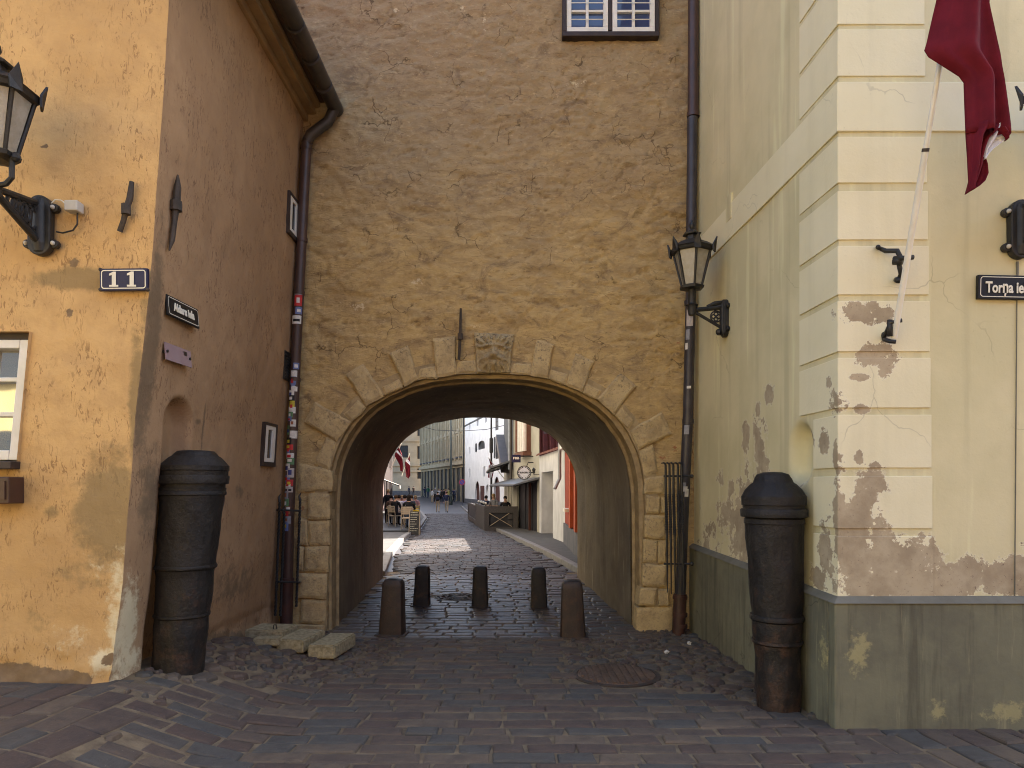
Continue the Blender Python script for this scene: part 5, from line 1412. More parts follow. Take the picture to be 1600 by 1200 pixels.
M['sign_red'] = simple('sign_red_film', (.45, .03, .05), None, 5, .4, .4)

# white house with arched doors
wh = thing('white_house', 'long white limewashed house with arched brown doors along the street', 'house', (-3, 60, -.5))
f = Facade((-5.85, 88), (-.72, 66), (-10, 60))
ops = []
slits = [(733.2, 699, 734.8, 709.5), (733.2, 732, 734.8, 746), (755.2, 729, 757.8, 744.5), (733.2, 659, 734.9, 671), (745, 653, 747.6, 666), (758, 652, 761, 660)]
arches = [(742.5, 752, 749.5, 792), (758.5, 757, 764.8, 786), (771.5, 745, 781, 792)]
o_arc = [tuple(f.rect(*a)) + (1.5,) for a in arches]; o_sl = [f.rect(*a) for a in slits]; o_w = tuple(f.rect(746.5, 688.5, 757.5, 702)) + (1.4,)
o_sh = [f.rect(774.2, 681, 778.8, 717), f.rect(774, 652, 778.8, 672)]
f.wall(wh, M['limewash'], -1.5, 10.9, o_arc + o_sl + [o_w] + o_sh, .3)
for o, nm, mt in zip(o_arc, ('door', 'door', 'door'), (M['door_red'], M['limewash'], M['door_red'])): f.pane(wh, o, mt, None, .1, nm, d=-.2)
for o in o_sl: f.pane(wh, o, M['far_glass'], None, .05, 'window', d=-.25)
f.pane(wh, o_w, M['far_glass'], M['dark_brown'], .12, 'window', 2, 1, -.2)
for o in o_sh: f.pane(wh, o, M['far_glass'], M['dark_brown'], .2, 'window', 1, 3, -.05)
def shutter(fc, t, r, mat, d0=.02, d1=.08, name='shutter'):
    m = MB(); fc.box(m, *fc.rect(*r), d0, d1); m.build(name, mat, t)
shutter(f, wh, (743.6, 693, 745.2, 706), M['shop_dark']); shutter(f, wh, (751.5, 759, 757, 790), M['door_red']); shutter(f, wh, (772.6, 683, 774, 716), M['shop_dark'])
m = MB(); f.box(m, 0, f.L * .995, -1.5, .25, 0, .1); m.build('plinth', M['grey_base'], wh)
mass(wh, f, -1, 10.9, 9, M['limewash'])
m = MB(); f.box(m, -.4, f.L, 9.1, 9.3, 0, .0 + .02); m.tube([f.w(-.2, 10.4, .12), f.w(-.2, -.3, .12)], .09, 8); m.build('rain_pipe', M['iron'], wh)
# pale ochre office block with dark ground floor openings
ob = thing('office_block', 'pale ochre block with dark pillared ground floor closing the street', 'building', (-9, 100, 0))
f = Facade((-15.4, 120), (-5.95, 89.5), (-12, 90))
ops = []; gr = []; nb = 12; bw = f.L / nb
for k in range(nb):
    u = (k + .5) * bw
    for z0, z1 in ((5.6, 8.4), (9.3, 12.0), (13.0, 15.6)): ops.append((u - .62, u + .62, z0, z1))
    gr.append((u - 1.22, u + 1.22, -.4, 4.2))
f.wall(ob, M['ochre_ashlar'], -1, 17, ops + gr, .3)
for o in ops: f.pane(ob, o, M['far_glass'], M['ochre_ashlar'], .22, 'window', 1, 1, -.2)
for o in gr: f.pane(ob, o, M['far_glass'], M['shop_dark'], .16, 'shop_window', 2, 1, -.25)
for k in range(nb + 1):
    m = MB(); u = min(max(k * bw, .25), f.L - .25); f.box(m, u - .22, u + .22, 5.2, 16.5, 0, .22); m.build('pilaster', M['ochre_ashlar'], ob)
m = MB(); f.box(m, -.1, f.L + .1, 4.55, 5.0, 0, .35); f.box(m, -.1, f.L + .1, 8.72, 8.95, 0, .12); f.box(m, -.1, f.L + .1, 12.4, 12.6, 0, .12); m.build('string_course', M['ochre_ashlar'], ob)
for k in range(nb):
    m = MB(); u = (k + .5) * bw; f.box(m, u - .75, u + .75, 5.42, 5.58, 0, .3); m.build('sill', M['grey_base'], ob)
mass(ob, f, -1, 17, 10, M['ochre_ashlar'])
# beige block facing the camera at the end
bb = thing('beige_building', 'beige stone building with tall windows at the far end of the street', 'building', (-19, 124, 0))
f = Facade((-34, 124), (-14.6, 124), (-20, 100))
ops = [f.rect(*r) for r in ((624, 696, 637.5, 715), (652, 697, 660, 717), (652, 668, 660, 681), (624, 660, 637.5, 681), (652, 732, 660, 748), (651, 768, 658, 772))]
f.wall(bb, M['beige_ashlar'], -1, 18, ops, .4)
for o in ops: f.pane(bb, o, M['far_glass'], M['dark_brown'], .14, 'window', 2, 2, -.25)
for z in (4.3, 5.3, 9.6):
    m = MB(); f.box(m, 0, f.L, z, z + .3, 0, .3); m.build('string_course', M['beige_ashlar'], bb)
m = MB(); f.box(m, 0, f.L, -1, 1.0, 0, .12); m.build('plinth', M['grey_base'], bb)
mass(bb, f, -1, 18, 8, M['beige_ashlar'])
# cafe row on the left
lc = thing('cafe_house', 'dark fronted cafe house in the left row, seen at the arch edge', 'house', (-8, 45, -.3))
LW = [(-5.3, 14), (-6.3, 30), (-8.7, 45), (-11.2, 62), (-13.8, 82), (-17, 100)]
for i, (A, B) in enumerate(zip(LW[:-1], LW[1:])):
    f = Facade(A, B, (0, 40)); ops = []; k = 1.0
    while k + 2.2 < f.L:
        ops.append((k, k + 1.9, -.2, 2.2)); ops.append((k + .3, k + 1.5, 3.6, 5.4)); k += 3.1
    f.wall(lc, M['white_wall'] if i > 1 else M['cream_wall'], 6.3, 11, [], .3, 'bounce_wall')  # storeys out of view, added pale to bounce sun onto the white house
    f.wall(lc, (simple('dark_rose_render', (.15, .095, .085), (.11, .07, .065), 1.5, .85) if i < 3 else simple('shade_dark_render', (.05, .033, .03), (.038, .027, .025), 1.5, .85)) if i else M['cream_wall'], -1, 6.3, ops, .3)  # far segments coloured dark in place of shade on the sunlit wall
    for o in ops: f.pane(lc, o, M['glass'], M['shop_dark'] if o[2] < 1 else M['white_paint'], .1, 'shop_window' if o[2] < 1 else 'window', 2, 1)
    mass(lc, f, -1, 11, 6, M['cream_wall'])
aw = thing('awning', 'striped cream awning over the cafe tables on the left', 'awning', (-7.6, 50, 2))
m = MB(); n = 12
for k in range(n):
    a, b = k / n, (k + 1) / n
    def q(t, o): 
        y = 44 + 13 * t; xw = float(np.interp(y, [l[1] for l in LW], [l[0] for l in LW])) + .05; return Vector((xw + 1.45 * o, y, 2.30 - .55 * o))
    m.add([q(a, 0), q(b, 0), q(b, 1), q(a, 1)], [(0, 1, 2, 3)], k % 2); m.add([q(a, 1), q(b, 1), q(b, 1) - Vector((0, 0, .2)), q(a, 1) - Vector((0, 0, .2))], [(0, 1, 2, 3)], k % 2)
o = m.build('canopy_cloth', [M['awning'], M['white_paint']], aw); md = o.modifiers.new('thick', 'SOLIDIFY'); md.thickness = .03
m = MB(); m.tube([q(0, 0), q(0, 1)], .03); m.tube([q(1, 0), q(1, 1)], .03); m.tube([q(0, 1), q(1, 1)], .03); m.build('awning_frame', M['iron'], aw)
# flags on the left row
def street_flag(label, Y, pole, parts):
    t = thing('flag', label, 'flag', P(*pole[-1], Y), 'flags on the left row')
    m = MB(); m.tube([P(pole[0][0], pole[0][1], Y), P(pole[1][0], pole[1][1], Y + .3)], .025, 8); m.build('pole', M['pole_white'], t)
    for nm, mt, pts in parts:
        m = MB(); m.prism([P(x, y, Y + .08 * math.sin(x * .9 + y * .5)) for x, y in pts], (0, .02, 0)); m.build(nm, mt, t)
street_flag('nearer red and white flag hanging from the left row', 43, ((627, 693), (610, 735)), [
    ('cloth', M['maroon'], [(623, 699), (627.5, 708), (628.5, 713), (621.3, 703.5), (619.5, 703)]), ('white_stripe', M['flag_white'], [(619, 705.8), (621.2, 703.7), (628.5, 713.3), (629, 716.5)]),
    ('cloth', M['maroon'], [(616.5, 712), (617.5, 708), (618.9, 706), (628.8, 716.8), (629.8, 728), (629.2, 737), (625.5, 736), (624.5, 727)])])
street_flag('farther red and white flag beside the beige building', 46, ((640, 709), (628, 744)), [
    ('cloth', M['maroon'], [(639, 711.5), (640.3, 714), (640.5, 721.5), (636.8, 716.8)]), ('white_stripe', M['flag_white'], [(635, 718), (636.6, 717), (640.5, 721.8), (640.7, 727), (634, 720.5)]),
    ('cloth', M['maroon'], [(632.7, 722), (633.9, 720.8), (640.7, 727.4), (641.2, 743), (638, 748), (634.5, 745), (633, 730)])])
# courtyard wall, bar house, grey house, red house on the right
cw = thing('courtyard_wall', 'low white courtyard wall with red tile coping and a recessed doorway', 'wall', (1.4, 23.5, -.1))
f = Facade((1.0, 26), (1.53, 20.5), (-2, 23))
dr = f.rect(846, 737, 864, 838); dr = (dr[0], dr[1], -.3, dr[3])
f.wall(cw, M['white_wall'], -.5, 2.78, [dr], .5)
m = MB(); f.box(m, 0, f.L, -.4, 2.77, -.62, -.55); m.build('wall_back', M['white_wall'], cw)
f.pane(cw, (dr[0], dr[1], dr[2], dr[3]), simple('grey_doorway_render', (.33, .33, .35), (.27, .27, .29), 3, .85), None, name='doorway', d=-.45)
m = MB(); f.box(m, dr[1] - .55, dr[1] - .1, -.2, dr[3] - .1, -.44, -.38); m.build('door', M['shop_dark'], cw)
m = MB(); a = (dr[0] + dr[1]) / 2; f.box(m, a - .1, a + .05, 1.95, 2.15, -.44, -.30); m.build('door_lamp', M['iron'], cw)
m = MB()
for k in range(18):
    u = k * f.L / 18; u1 = u + f.L / 18 - .02; m.hexa([f.w(u, 2.78, .12), f.w(u1, 2.78, .12), f.w(u1, 3.0, -.6), f.w(u, 3.0, -.6), f.w(u, 2.83 + .02 * (k % 2), .12), f.w(u1, 2.83 + .02 * (k % 2), .12), f.w(u1, 3.05, -.6), f.w(u, 3.05, -.6)])
m.build('tile_coping', M['tile_roof'], cw)
bh = thing('bar_house', 'narrow cream bar house with terracotta oriel and dark shopfront', 'house', (.6, 28, -.1))
f = Facade((.05, 30.2), (1.0, 26), (-3, 27))
so_ = f.rect(808, 765, 839, 830); so_ = (so_[0], so_[1], -.3, 1.9)
f.wall(bh, M['cream_wall'], -.5, 6, [so_], .12)
f.pane(bh, so_, M['shop_dark'], M['shop_dark'], .1, 'shopfront', 3, 1, -.1)
for px0, px1, nm, mt in ((826.5, 828.6, 'door_post', M['door_red']),):
    m = MB(); r_ = f.rect(px0, 775, px1, 829); f.box(m, r_[0], r_[0] + .09, -.25, 1.8, -.06, .02); m.build(nm, mt, bh)
orr = f.rect(817.5, 655, 829.5, 708); m = MB(); f.box(m, orr[0], orr[1], orr[2], 5.9, 0, .22); ov = m.build('oriel', M['brick_brown'], bh)
for k in range(4):
    m = MB(); u = orr[0] + (orr[1] - orr[0]) * (k + .12) / 3.2; m.tube([f.w(u, orr[2] + .05, .25), f.w(u, 5.88, .25)], .09, 10); m.build('column', M['white_paint'] if k else M['brick_brown'], ov)
m = MB(); f.box(m, orr[0] - .1, orr[1] + .1, orr[2] - .12, orr[2] + .02, 0, .34); m.build('oriel_base', M['brick_brown'], ov)

m = MB(); m.hexa([(.0, 30.4, 6.01), (.95, 26.0, 6.01), (1.8, 26.3, 6.01), (.9, 30.6, 6.01), (.0, 30.4, 6.15), (.95, 26.0, 6.15), (1.8, 26.3, 6.15), (.9, 30.6, 6.15)]); m.build('roof', M['tile_roof'], bh)
m = MB(); m.tube([f.w(.1, 5.9, .12), f.w(.1, 1.9, .12)], .06, 8); m.build('rain_pipe', M['zinc'], bh)
an = thing('annex', 'low annex with steep dark red tiled roof behind the courtyard wall', 'building', (2.2, 30, 0))
m = MB(); m.box((1.2, 29.6, 0), (5.5, 34, 3.0)); m.build('wall', M['white_wall'], an)
m = MB(); m.add([(1.15, 29.4, 2.95), (5.6, 29.4, 2.95), (5.6, 32.5, 7.2), (1.15, 32.5, 7.2), (5.6, 35, 3), (1.15, 35, 3)], [(0, 1, 2, 3), (3, 2, 4, 5)])
for k in range(16): m.tube([(1.3 + k * .28, 29.38, 2.98), (1.3 + k * .28, 32.48, 7.23)], .05, 6)
m.build('roof', simple('dark_red_pantiles', (.10, .036, .03), (.06, .026, .024), 3, .9, .1, .5, 20), an)
m = MB(); m.box((1.32, 30.1, 3.2), (1.75, 30.6, 6.0)); m.build('chimney', M['metal_roof'], an)
cn = thing('canopy', 'lower grey sheet canopy over the dark bar shopfront', 'canopy', (.4, 27.6, 2), 'grey canopies over the right pavement')
f2 = Facade((.05, 30.2), (1.0, 26), (-3, 27))
m = MB(); m.hexa([f2.w(-.2, 1.70, .95), f2.w(4.4, 1.70, .95), f2.w(4.4, 1.95, .02), f2.w(-.2, 1.95, .02), f2.w(-.2, 1.76, .95), f2.w(4.4, 1.76, .95), f2.w(4.4, 2.01, .02), f2.w(-.2, 2.01, .02)]); m.build('sheet', M['canopy'], cn)
m = MB()
for u in (0, 2.1, 4.2): m.tube([f2.w(u, 1.68, .9), f2.w(u, 1.9, .03)], .025, 6)
m.tube([f2.w(-.2, 1.70, .97), f2.w(4.4, 1.70, .97)], .03, 6); m.build('canopy_frame', M['iron'], cn)
cn = thing('canopy', 'upper grey sheet canopy below the square black sign', 'canopy', (0, 31, 2.5), 'grey canopies over the right pavement')
f3 = Facade((-.42, 36.6), (.05, 30.2), (-3, 33))
m = MB(); m.hexa([f3.w(2.0, 2.32, 1.0), f3.w(6.4, 2.42, 1.0), f3.w(6.4, 2.75, .02), f3.w(2.0, 2.65, .02), f3.w(2.0, 2.40, 1.0), f3.w(6.4, 2.5, 1.0), f3.w(6.4, 2.83, .02), f3.w(2.0, 2.73, .02)]); m.build('sheet', M['canopy'], cn)
m = MB(); m.tube([f3.w(2.1, 2.33, .95), f3.w(2.1, 2.62, .03)], .025, 6); m.tube([f3.w(6.3, 2.43, .95), f3.w(6.3, 2.72, .03)], .025, 6); m.build('canopy_frame', M['iron'], cn)
gh = thing('grey_house', 'narrow blue grey house between the white house and the bar', 'house', (-.2, 33.4, -.2))
op = [(1.2, 2.0, -.3, 1.8), (3.0, 4.2, -.3, 1.9), (4.9, 5.7, -.3, 1.8)]
f3.wall(gh, M['grey_wall'], 2.4, 9.4, [], .3); f3.wall(gh, M['cream_wall'], -.6, 2.4, op, .3, 'shop_wall')
for o in op: f3.pane(gh, o, M['glass'], M['grey_base'], .12, 'shop_window', 1, 1)
m = MB(); m.tube([f3.w(f3.L - .15, 10, .14), f3.w(f3.L - .15, 2.4, .14)], .07, 8); m.build('rain_pipe', simple('pale_zinc_pipe', (.35, .38, .42), None, 5, .4, .5), gh)
m = MB(); m.hexa([f3.w(.1, 3.9, .0), f3.w(.1, 3.9, .4), f3.w(4.2, 2.3, .4), f3.w(4.2, 2.3, 0), f3.w(.1, 4.35, 0), f3.w(.1, 4.35, .4), f3.w(4.2, 2.7, .4), f3.w(4.2, 2.7, 0)]); m.build('sloped_eave', M['metal_roof'], gh)
rw = thing('sun_block_house', 'unseen house front added to block sun between the grey house and the white house', 'house', (-.5, 50, -.4))  # added to close the gap that let sun onto the street
fr = Facade((-.66, 65.9), (-.40, 36.75), (-5, 50)); fr.wall(rw, M['cream_wall'], -1, 10, [], .3); mass(rw, fr, -1, 10, 6, M['cream_wall'])
mass(gh, f3, -.5, 9.4, 6, M['grey_wall'])
rd = thing('red_house', 'brick red house with orange pilasters just beyond the arch on the right', 'house', (1.6, 17, 0))
f = Facade((1.53, 20.48), (1.50, 13.2), (-2, 17))
op = [f.rect(888.2, 716, 892, 792)] + [(4.6, 5.6, 1.0, 2.5)]
f.wall(rd, M['red_wall'], -.5, 9, op, .2)
for o in op: f.pane(rd, o, M['glass'], M['door_red'], .1, 'window', 1, 2, -.12)
m = MB(); f.box(m, 0, f.L, -.4, .62, 0, .05); m.build('plinth', M['grey_base'], rd)
for u in (2.75, 4.3, 5.9):
    m = MB(); f.box(m, u - .2, u + .2, .63, 2.9, 0, .09); m.build('pilaster', M['orange_trim'], rd)
m = MB(); f.box(m, 0, f.L, 2.72, 2.95, 0, .16); m.build('cornice', M['white_paint'], rd)
m = MB(); f.box(m, 2.0, 2.7, 1.02, 1.1, 0, .2); m.build('sill', M['white_paint'], rd)
m = MB(); m.tube([f.w(-.06, 6, .15), f.w(-.06, 1.9, .15), f.w(.1, 1.6, .3)], .05, 8); m.build('rain_pipe', simple('zinc_pipe', (.3, .31, .33), None, 5, .4, .5), rd)
m = MB(); m.box((1.8, 13.0, -.4), (8, 20.45, 9)); m.build('core_wall', M['red_wall'], rd)
m = MB(); m.box((1.4, 13.0, 9.01), (8.2, 20.6, 9.2)); m.build('roof', M['tile_roof'], rd)
# posts, signs, cables
t = thing('lamp_post', 'slender dark post with a small box in front of the white house', 'post', (-1.22, 41.8, gzf(-1.22, 41.8)))
m = MB(); m.tube([(-1.22, 41.8, -.4), (-1.22, 41.8, 7.5)], [.07, .045], 8); m.lathe([(.09, 0), (.09, .8), (.05, .9)], (-1.22, 41.8, -.35), 10); m.build('pole', M['iron'], t)
m = MB(); m.lathe([(.02, 3.6), (.11, 3.7), (.11, 4.5), (.02, 4.62)], (-1.22, 41.8, 0), 10); m.build('control_box', M['iron'], t)
x = (704.5 - CX) / FP * 80; t = thing('lamp_post', 'tall dark green post in front of the pale ochre block', 'post', (x, 80, gzf(x, 80)))
m = MB(); m.tube([(x, 80, -.5), (x, 80, 11)], [.13, .09], 8); m.lathe([(.2, 0), (.2, 1.1), (.13, 1.25)], (x, 80, -.4), 10); m.build('pole', simple('dark_green_post_paint', (.03, .045, .042), None, 4, .4, .4), t)
g = GP(722, 792); t = thing('no_stopping_sign', 'round no stopping sign on a thin pole beside the white house', 'sign', g)
m = MB(); m.tube([g, g + Vector((0, 0, 2.65))], .03, 8); m.build('pole', M['grey_base'], t)
r0 = 4.8 / FP * g.y; c = Vector((g.x, g.y - .05, EYE - (753.5 - CY) / FP * g.y))
def disc(name, c, r, y0, y1, mat, par, r_in=0.0, seg=24):
    m = MB(); vs = []
    for yy in (y0, y1):
        for rr in (r, r_in):
            vs += [(c.x + rr * math.cos(2 * math.pi * k / seg), c.y + yy, c.z + rr * math.sin(2 * math.pi * k / seg)) for k in range(seg)]
    fs = []
    for k in range(seg):
        j = (k + 1) % seg; fs += [(k, j, seg + j, seg + k), (2 * seg + k, 3 * seg + k, 3 * seg + j, 2 * seg + j), (k, 2 * seg + k, 2 * seg + j, j)]
    m.add(vs, fs); return m.build(name, mat, par)
disc('blue_disc', c, r0 * .8, -.02, .01, M['sign_blue'], t, .001); disc('red_ring', c, r0, -.03, .012, M['sign_red'], t, r0 * .78)
m = MB(); m.hexa([c + Vector((sx, y, sz)) * 1.0 for y in (-.035, -.022) for sx, sz in ((-.62 * r0, .5 * r0), (-.5 * r0, .62 * r0), (.62 * r0, -.5 * r0), (.5 * r0, -.62 * r0))]); m.build('slash', M['sign_red'], t)
c = P(819, 738.5, 26.6); t = thing('round_sign', 'round white hanging sign with a dark ring of marks', 'sign', c)
disc('disc', c, .255, 0, .06, M['flag_white'], t, .001, 32)
disc('ring', c, .262, -.008, .064, M['board'], t, .235, 32)
for k in range(20):
    if k in (15, 5): continue
    a = 2 * math.pi * k / 20; m = MB(); d = Vector((math.cos(a), 0, math.sin(a))); w = Vector((-d.z, 0, d.x))
    m.hexa([c + d * (.205 + sd_ * .02) + w * sw * .018 + Vector((0, yy, 0)) for yy in (-.006, 0) for sd_, sw in ((-1, -1), (1, -1), (1, 1), (-1, 1))]); m.build('ring_mark', M['board'], t)
text('lettering', 'BURGERS', c + Vector((0, -.002, 0)), (1, 0, 0), (0, 0, 1), .085, M['board'], t, .9, .003)
m = MB(); m.tube([c + Vector((.1, .02, .25)), c + Vector((.15, .02, .38)), c + Vector((.35, .02, .38))], .02, 6); m.tube([c + Vector((.25, .02, 0)), c + Vector((.5, .02, 0))], .02, 6); m.build('hanger', M['iron'], t)
c = P(806.5, 716.5, 26.5); t = thing('square_sign', 'square black hanging sign with white letters above the canopies', 'sign', c)
m = MB(); m.box((c.x - .17, c.y, c.z - .145), (c.x + .17, c.y + .05, c.z + .145)); m.build('plate', M['navy_enamel'], t, bevel=.01)
text('lettering', 'FBB', c + Vector((0, 0, .01)), (1, 0, 0), (0, 0, 1), .12, M['letter'], t, 1.2, .004)
m = MB(); m.tube([c + Vector((.19, .03, .1)), c + Vector((.9, .6, .1))], .02, 6); m.build('hanger', M['iron'], t)
c = P(834, 736, 25.8); t = thing('wall_lamp', 'little black wall lantern by the round white sign', 'wall lamp', c)
m = MB(); m.lathe([(.03, -.08), (.06, .02), (.07, .06), (.03, .1), (.01, .13)], c, 6); m.build('lantern', M['iron'], t); m = MB(); m.tube([c, c + Vector((.0, 0, -.13)), c + Vector((.2, .1, -.13))], .014, 6); m.build('bracket', M['iron'], t)
m = MB(); pts = [P(640, 661, 40), P(680, 672, 40), P(720, 673.5, 39.5), P(760, 671, 39), P(800, 662, 38), P(830, 652, 37)]; m.tube(pts, .016, 5)
tag(m.build('overhead_cable', M['iron']), 'thin overhead cable sagging across the street', 'cable')
t = thing('flag', 'dark furled flag on a pole leaning from the white house', 'flag', P(790, 748, 37), 'flags on the right row')
m = MB(); m.tube([P(789, 750, 37), P(763, 715, 36.3)], .022, 8); m.build('pole', M['pole_white'], t)
for nm, mt, pts in (('cloth', M['maroon'], [(764, 716), (771, 729), (767, 724), (765.5, 724)]), ('white_stripe', M['flag_white'], [(765.5, 724.5), (767.2, 724.5), (771, 730), (768, 746), (765, 747)]), ('cloth', M['maroon'], [(771, 730), (772.5, 731), (769.5, 747), (768.2, 746.5)]), ('cloth', M['maroon'], [(763.5, 728), (765.3, 726), (764.7, 747.5), (762.5, 746)])):
    m = MB(); m.prism([P(x, y, 36.3 + .05 * math.sin(x)) for x, y in pts], (0, .02, 0)); m.build(nm, mt, t)
# right terrace
tz = gzf(-.5, 29)
te = thing('terrace_enclosure', 'grey brown board terrace enclosure with X brace on its street end', 'terrace', (-.5, 29, tz))
Ff = Facade((-1.13, 29), (.24, 29), (-.5, 20))
m = MB(); z = tz
Ff.box(m, 0, .2, z, z + 1.0, -.1, 0); Ff.box(m, Ff.L - .2, Ff.L, z, z + 1.0, -.1, 0); Ff.box(m, .2, Ff.L - .2, z + .74, z + 1.0, -.1, -.005); Ff.box(m, .2, Ff.L - .2, z, z + .16, -.1, -.005); m.build('front_frame', M['wood_grey'], te)
m = MB(); Ff.box(m, .2, Ff.L - .2, z + .16, z + .74, -.1, -.07); m.build('front_panel', M['shop_dark'], te)
m = MB(); m.tube([Ff.w(.2, z + .18, -.03), Ff.w(Ff.L - .35, z + .72, -.03)], .014, 6); m.tube([Ff.w(.2, z + .72, -.02), Ff.w(Ff.L - .25, z + .18, -.02)], .014, 6); m.build('cross_brace', M['wood_light'], te)
for zz in (z + .22, z + .48):
    m = MB(); Ff.box(m, Ff.L - .42, Ff.L - .22, zz, zz + .2, -.069, -.02); m.build('shelf_block', M['wood_grey'], te)
Fl = Facade((-2.62, 42), (-1.13, 29), (-6, 35)); m = MB()
n = 22
for k in range(n):
    a = Fl.L * (.55 + .45 * k / n); b = Fl.L * (.55 + .45 * (k + 1) / n) - .03; zz = gzf(-2, 36); Fl.box(m, a, b, zz, z + 1.0, -.1, 0)
m.build('side_boards', M['wood_grey'], te)
m = MB(); zz = gzf(-2, 38); Fl.box(m, 0, Fl.L * .54, zz + .1, zz + .28, -.08, -.01); Fl.box(m, 0, Fl.L * .54, zz + .9, zz + 1.0, -.08, -.01); Fl.box(m, 0, .12, zz, zz + 1.0, -.08, 0); m.build('side_frame', M['wood_grey'], te)
m = MB(); Fl.box(m, .12, Fl.L * .54, zz + .29, zz + .89, -.06, -.04); m.build('side_panel', M['shop_dark'], te)
m = MB(); m.hexa([(-1.1, 29.1, z - .02), (.3, 29.1, z - .02), (-1.2, 42, zz), (-2.6, 42, zz), (-1.1, 29.1, z + .1), (.3, 29.1, z + .1), (-1.2, 42, zz + .12), (-2.6, 42, zz + .12)]); m.build('deck', M['wood_grey'], te)
gl = thing('globe_lamp', 'small white globe lamps along the terrace rail', 'lamp', (0, 0, 0), 'globe lamps on the terraces')
m = MB(); m.tube([(0, 0, 0), (0, 0, .1)], .02, 6); m.build('stem', M['iron'], gl); m = MB(); m.ball((0, 0, .14), .06, 10, 6); m.build('globe', M['globe'], gl, smooth=True)
GL = [(736, 791, 41), (738.5, 791.8, 40), (741, 792.5, 39), (744.5, 794, 37), (748, 787.5, 36), (752, 788.5, 34.5), (755.5, 789.8, 33.5), (759, 791, 32.5), (789, 789, 31), (804.5, 792, 30.2)]
for i, (px, py, Y) in enumerate(GL):
    o = gl if i == 0 else copy_tree(gl); o.location = P(px, py, Y)
# left terrace: deck, planters, board
def edge(y): return float(np.interp(y, [26.6, 30, 45, 58], [-3.45, -3.95, -5.85, -7.9]))
m = MB(); ysd = np.linspace(26.6, 58, 16)
for a, b in zip(ysd[:-1], ysd[1:]):
    za, zb = gzf(-4, a), gzf(-5, b); m.hexa([(edge(a) - 2.4, a, za - .2), (edge(a), a, za - .2), (edge(b), b, zb - .2), (edge(b) - 2.4, b, zb - .2), (edge(a) - 2.4, a, za + .14), (edge(a), a, za + .14), (edge(b), b, zb + .14), (edge(b) - 2.4, b, zb + .14)])
tag(m.build('terrace_deck', simple('dark_deck_boards', (.03, .032, .038), (.045, .047, .052), 4, .6, .3)), 'low dark deck under the cafe tables on the left', 'terrace deck')
pl = thing('planter', 'row of planter boxes with yellow flowers edging the cafe tables', 'planter', (0, 0, 0), 'planters along the cafe terrace')
m = MB(); m.box((-.14, -.5, 0), (.14, .5, .42)); m.build('box', M['wood_grey'], pl, bevel=.01)
m = MB(); r = random.Random(8)
for k in range(90):
    c = Vector((r.uniform(-.15, .15), r.uniform(-.5, .5), r.uniform(.42, .66))); d = Vector((r.gauss(0, 1), r.gauss(0, 1), r.gauss(0, 1))).normalized() * .05; e = d.cross(Vector((r.gauss(0, 1), r.gauss(0, 1), r.gauss(0, 1)))).normalized() * .03; m.add([c - d, c + e, c + d, c - e], [(0, 1, 2, 3)])
m.build('leaves', M['leaf'], pl)
m = MB()
for k in range(70):
    c = (r.uniform(-.15, .15), r.uniform(-.5, .5), r.uniform(.52, .72)); m.ball(c, r.uniform(.02, .045), 5, 3)
m.build('blossoms', M['yellow_flower'], pl)
for i, y in enumerate((28.4, 30.4, 33, 36, 39, 42.5)):
    o = pl if i == 0 else copy_tree(pl); o.location = (edge(y) - .16, y, gzf(edge(y), y) + .14); o.rotation_euler = (0, 0, R(7))
for i, y in enumerate((29.4, 31.6, 34.6, 37.6)):
    o = copy_tree(gl); o.location = (edge(y) - .16, y, gzf(edge(y), y) + .55)
    o['label'] = 'small white globe lamp among the yellow flowers of the cafe terrace'
bd = thing('menu_board', 'black chalk menu board standing at the end of the cafe terrace', 'menu board', (-3.42, 26.2, gzf(-3.42, 26.2)))
x0 = (640 - CX) / FP * 26.2; x1 = (655 - CX) / FP * 26.2; zb = gzf(-3.5, 26.2)
m = MB(); m.hexa([(x0, 26.1, zb), (x1, 26.1, zb), (x1, 26.13, zb), (x0, 26.13, zb), (x0, 26.3, zb + .86), (x1, 26.3, zb + .86), (x1, 26.33, zb + .86), (x0, 26.33, zb + .86)]); m.build('board', M['board'], bd)
m = MB(); m.tube([(x1 + .01, 26.09, zb), (x1 + .01, 26.3, zb + .88)], .014, 6); m.tube([(x0 - .01, 26.09, zb), (x0 - .01, 26.3, zb + .88)], .014, 6); m.tube([(x0, 26.6, zb), (x0, 26.33, zb + .86)], .014, 6); m.tube([(x1, 26.6, zb), (x1, 26.33, zb + .86)], .014, 6); m.build('stand', M['wood_light'], bd)
m = MB(); r = random.Random(4)
for k, w in enumerate((.8, .9, .6, .7, .55, .62, .5, .85, .7)):
    zz = zb + .80 - k * .082; yy = 26.1 + .2 * (zz - zb) / .86 - .004; x = x0 + .03
    while x < x0 + (x1 - x0) * w:
        l = r.uniform(.02, .06); h = .022 if k < 2 else .013; m.box((x, yy - .003, zz), (min(x + l, x1 - .02), yy + .001, zz + h)); x += l + .015
m.build('chalk_lines', M['letter'], bd)
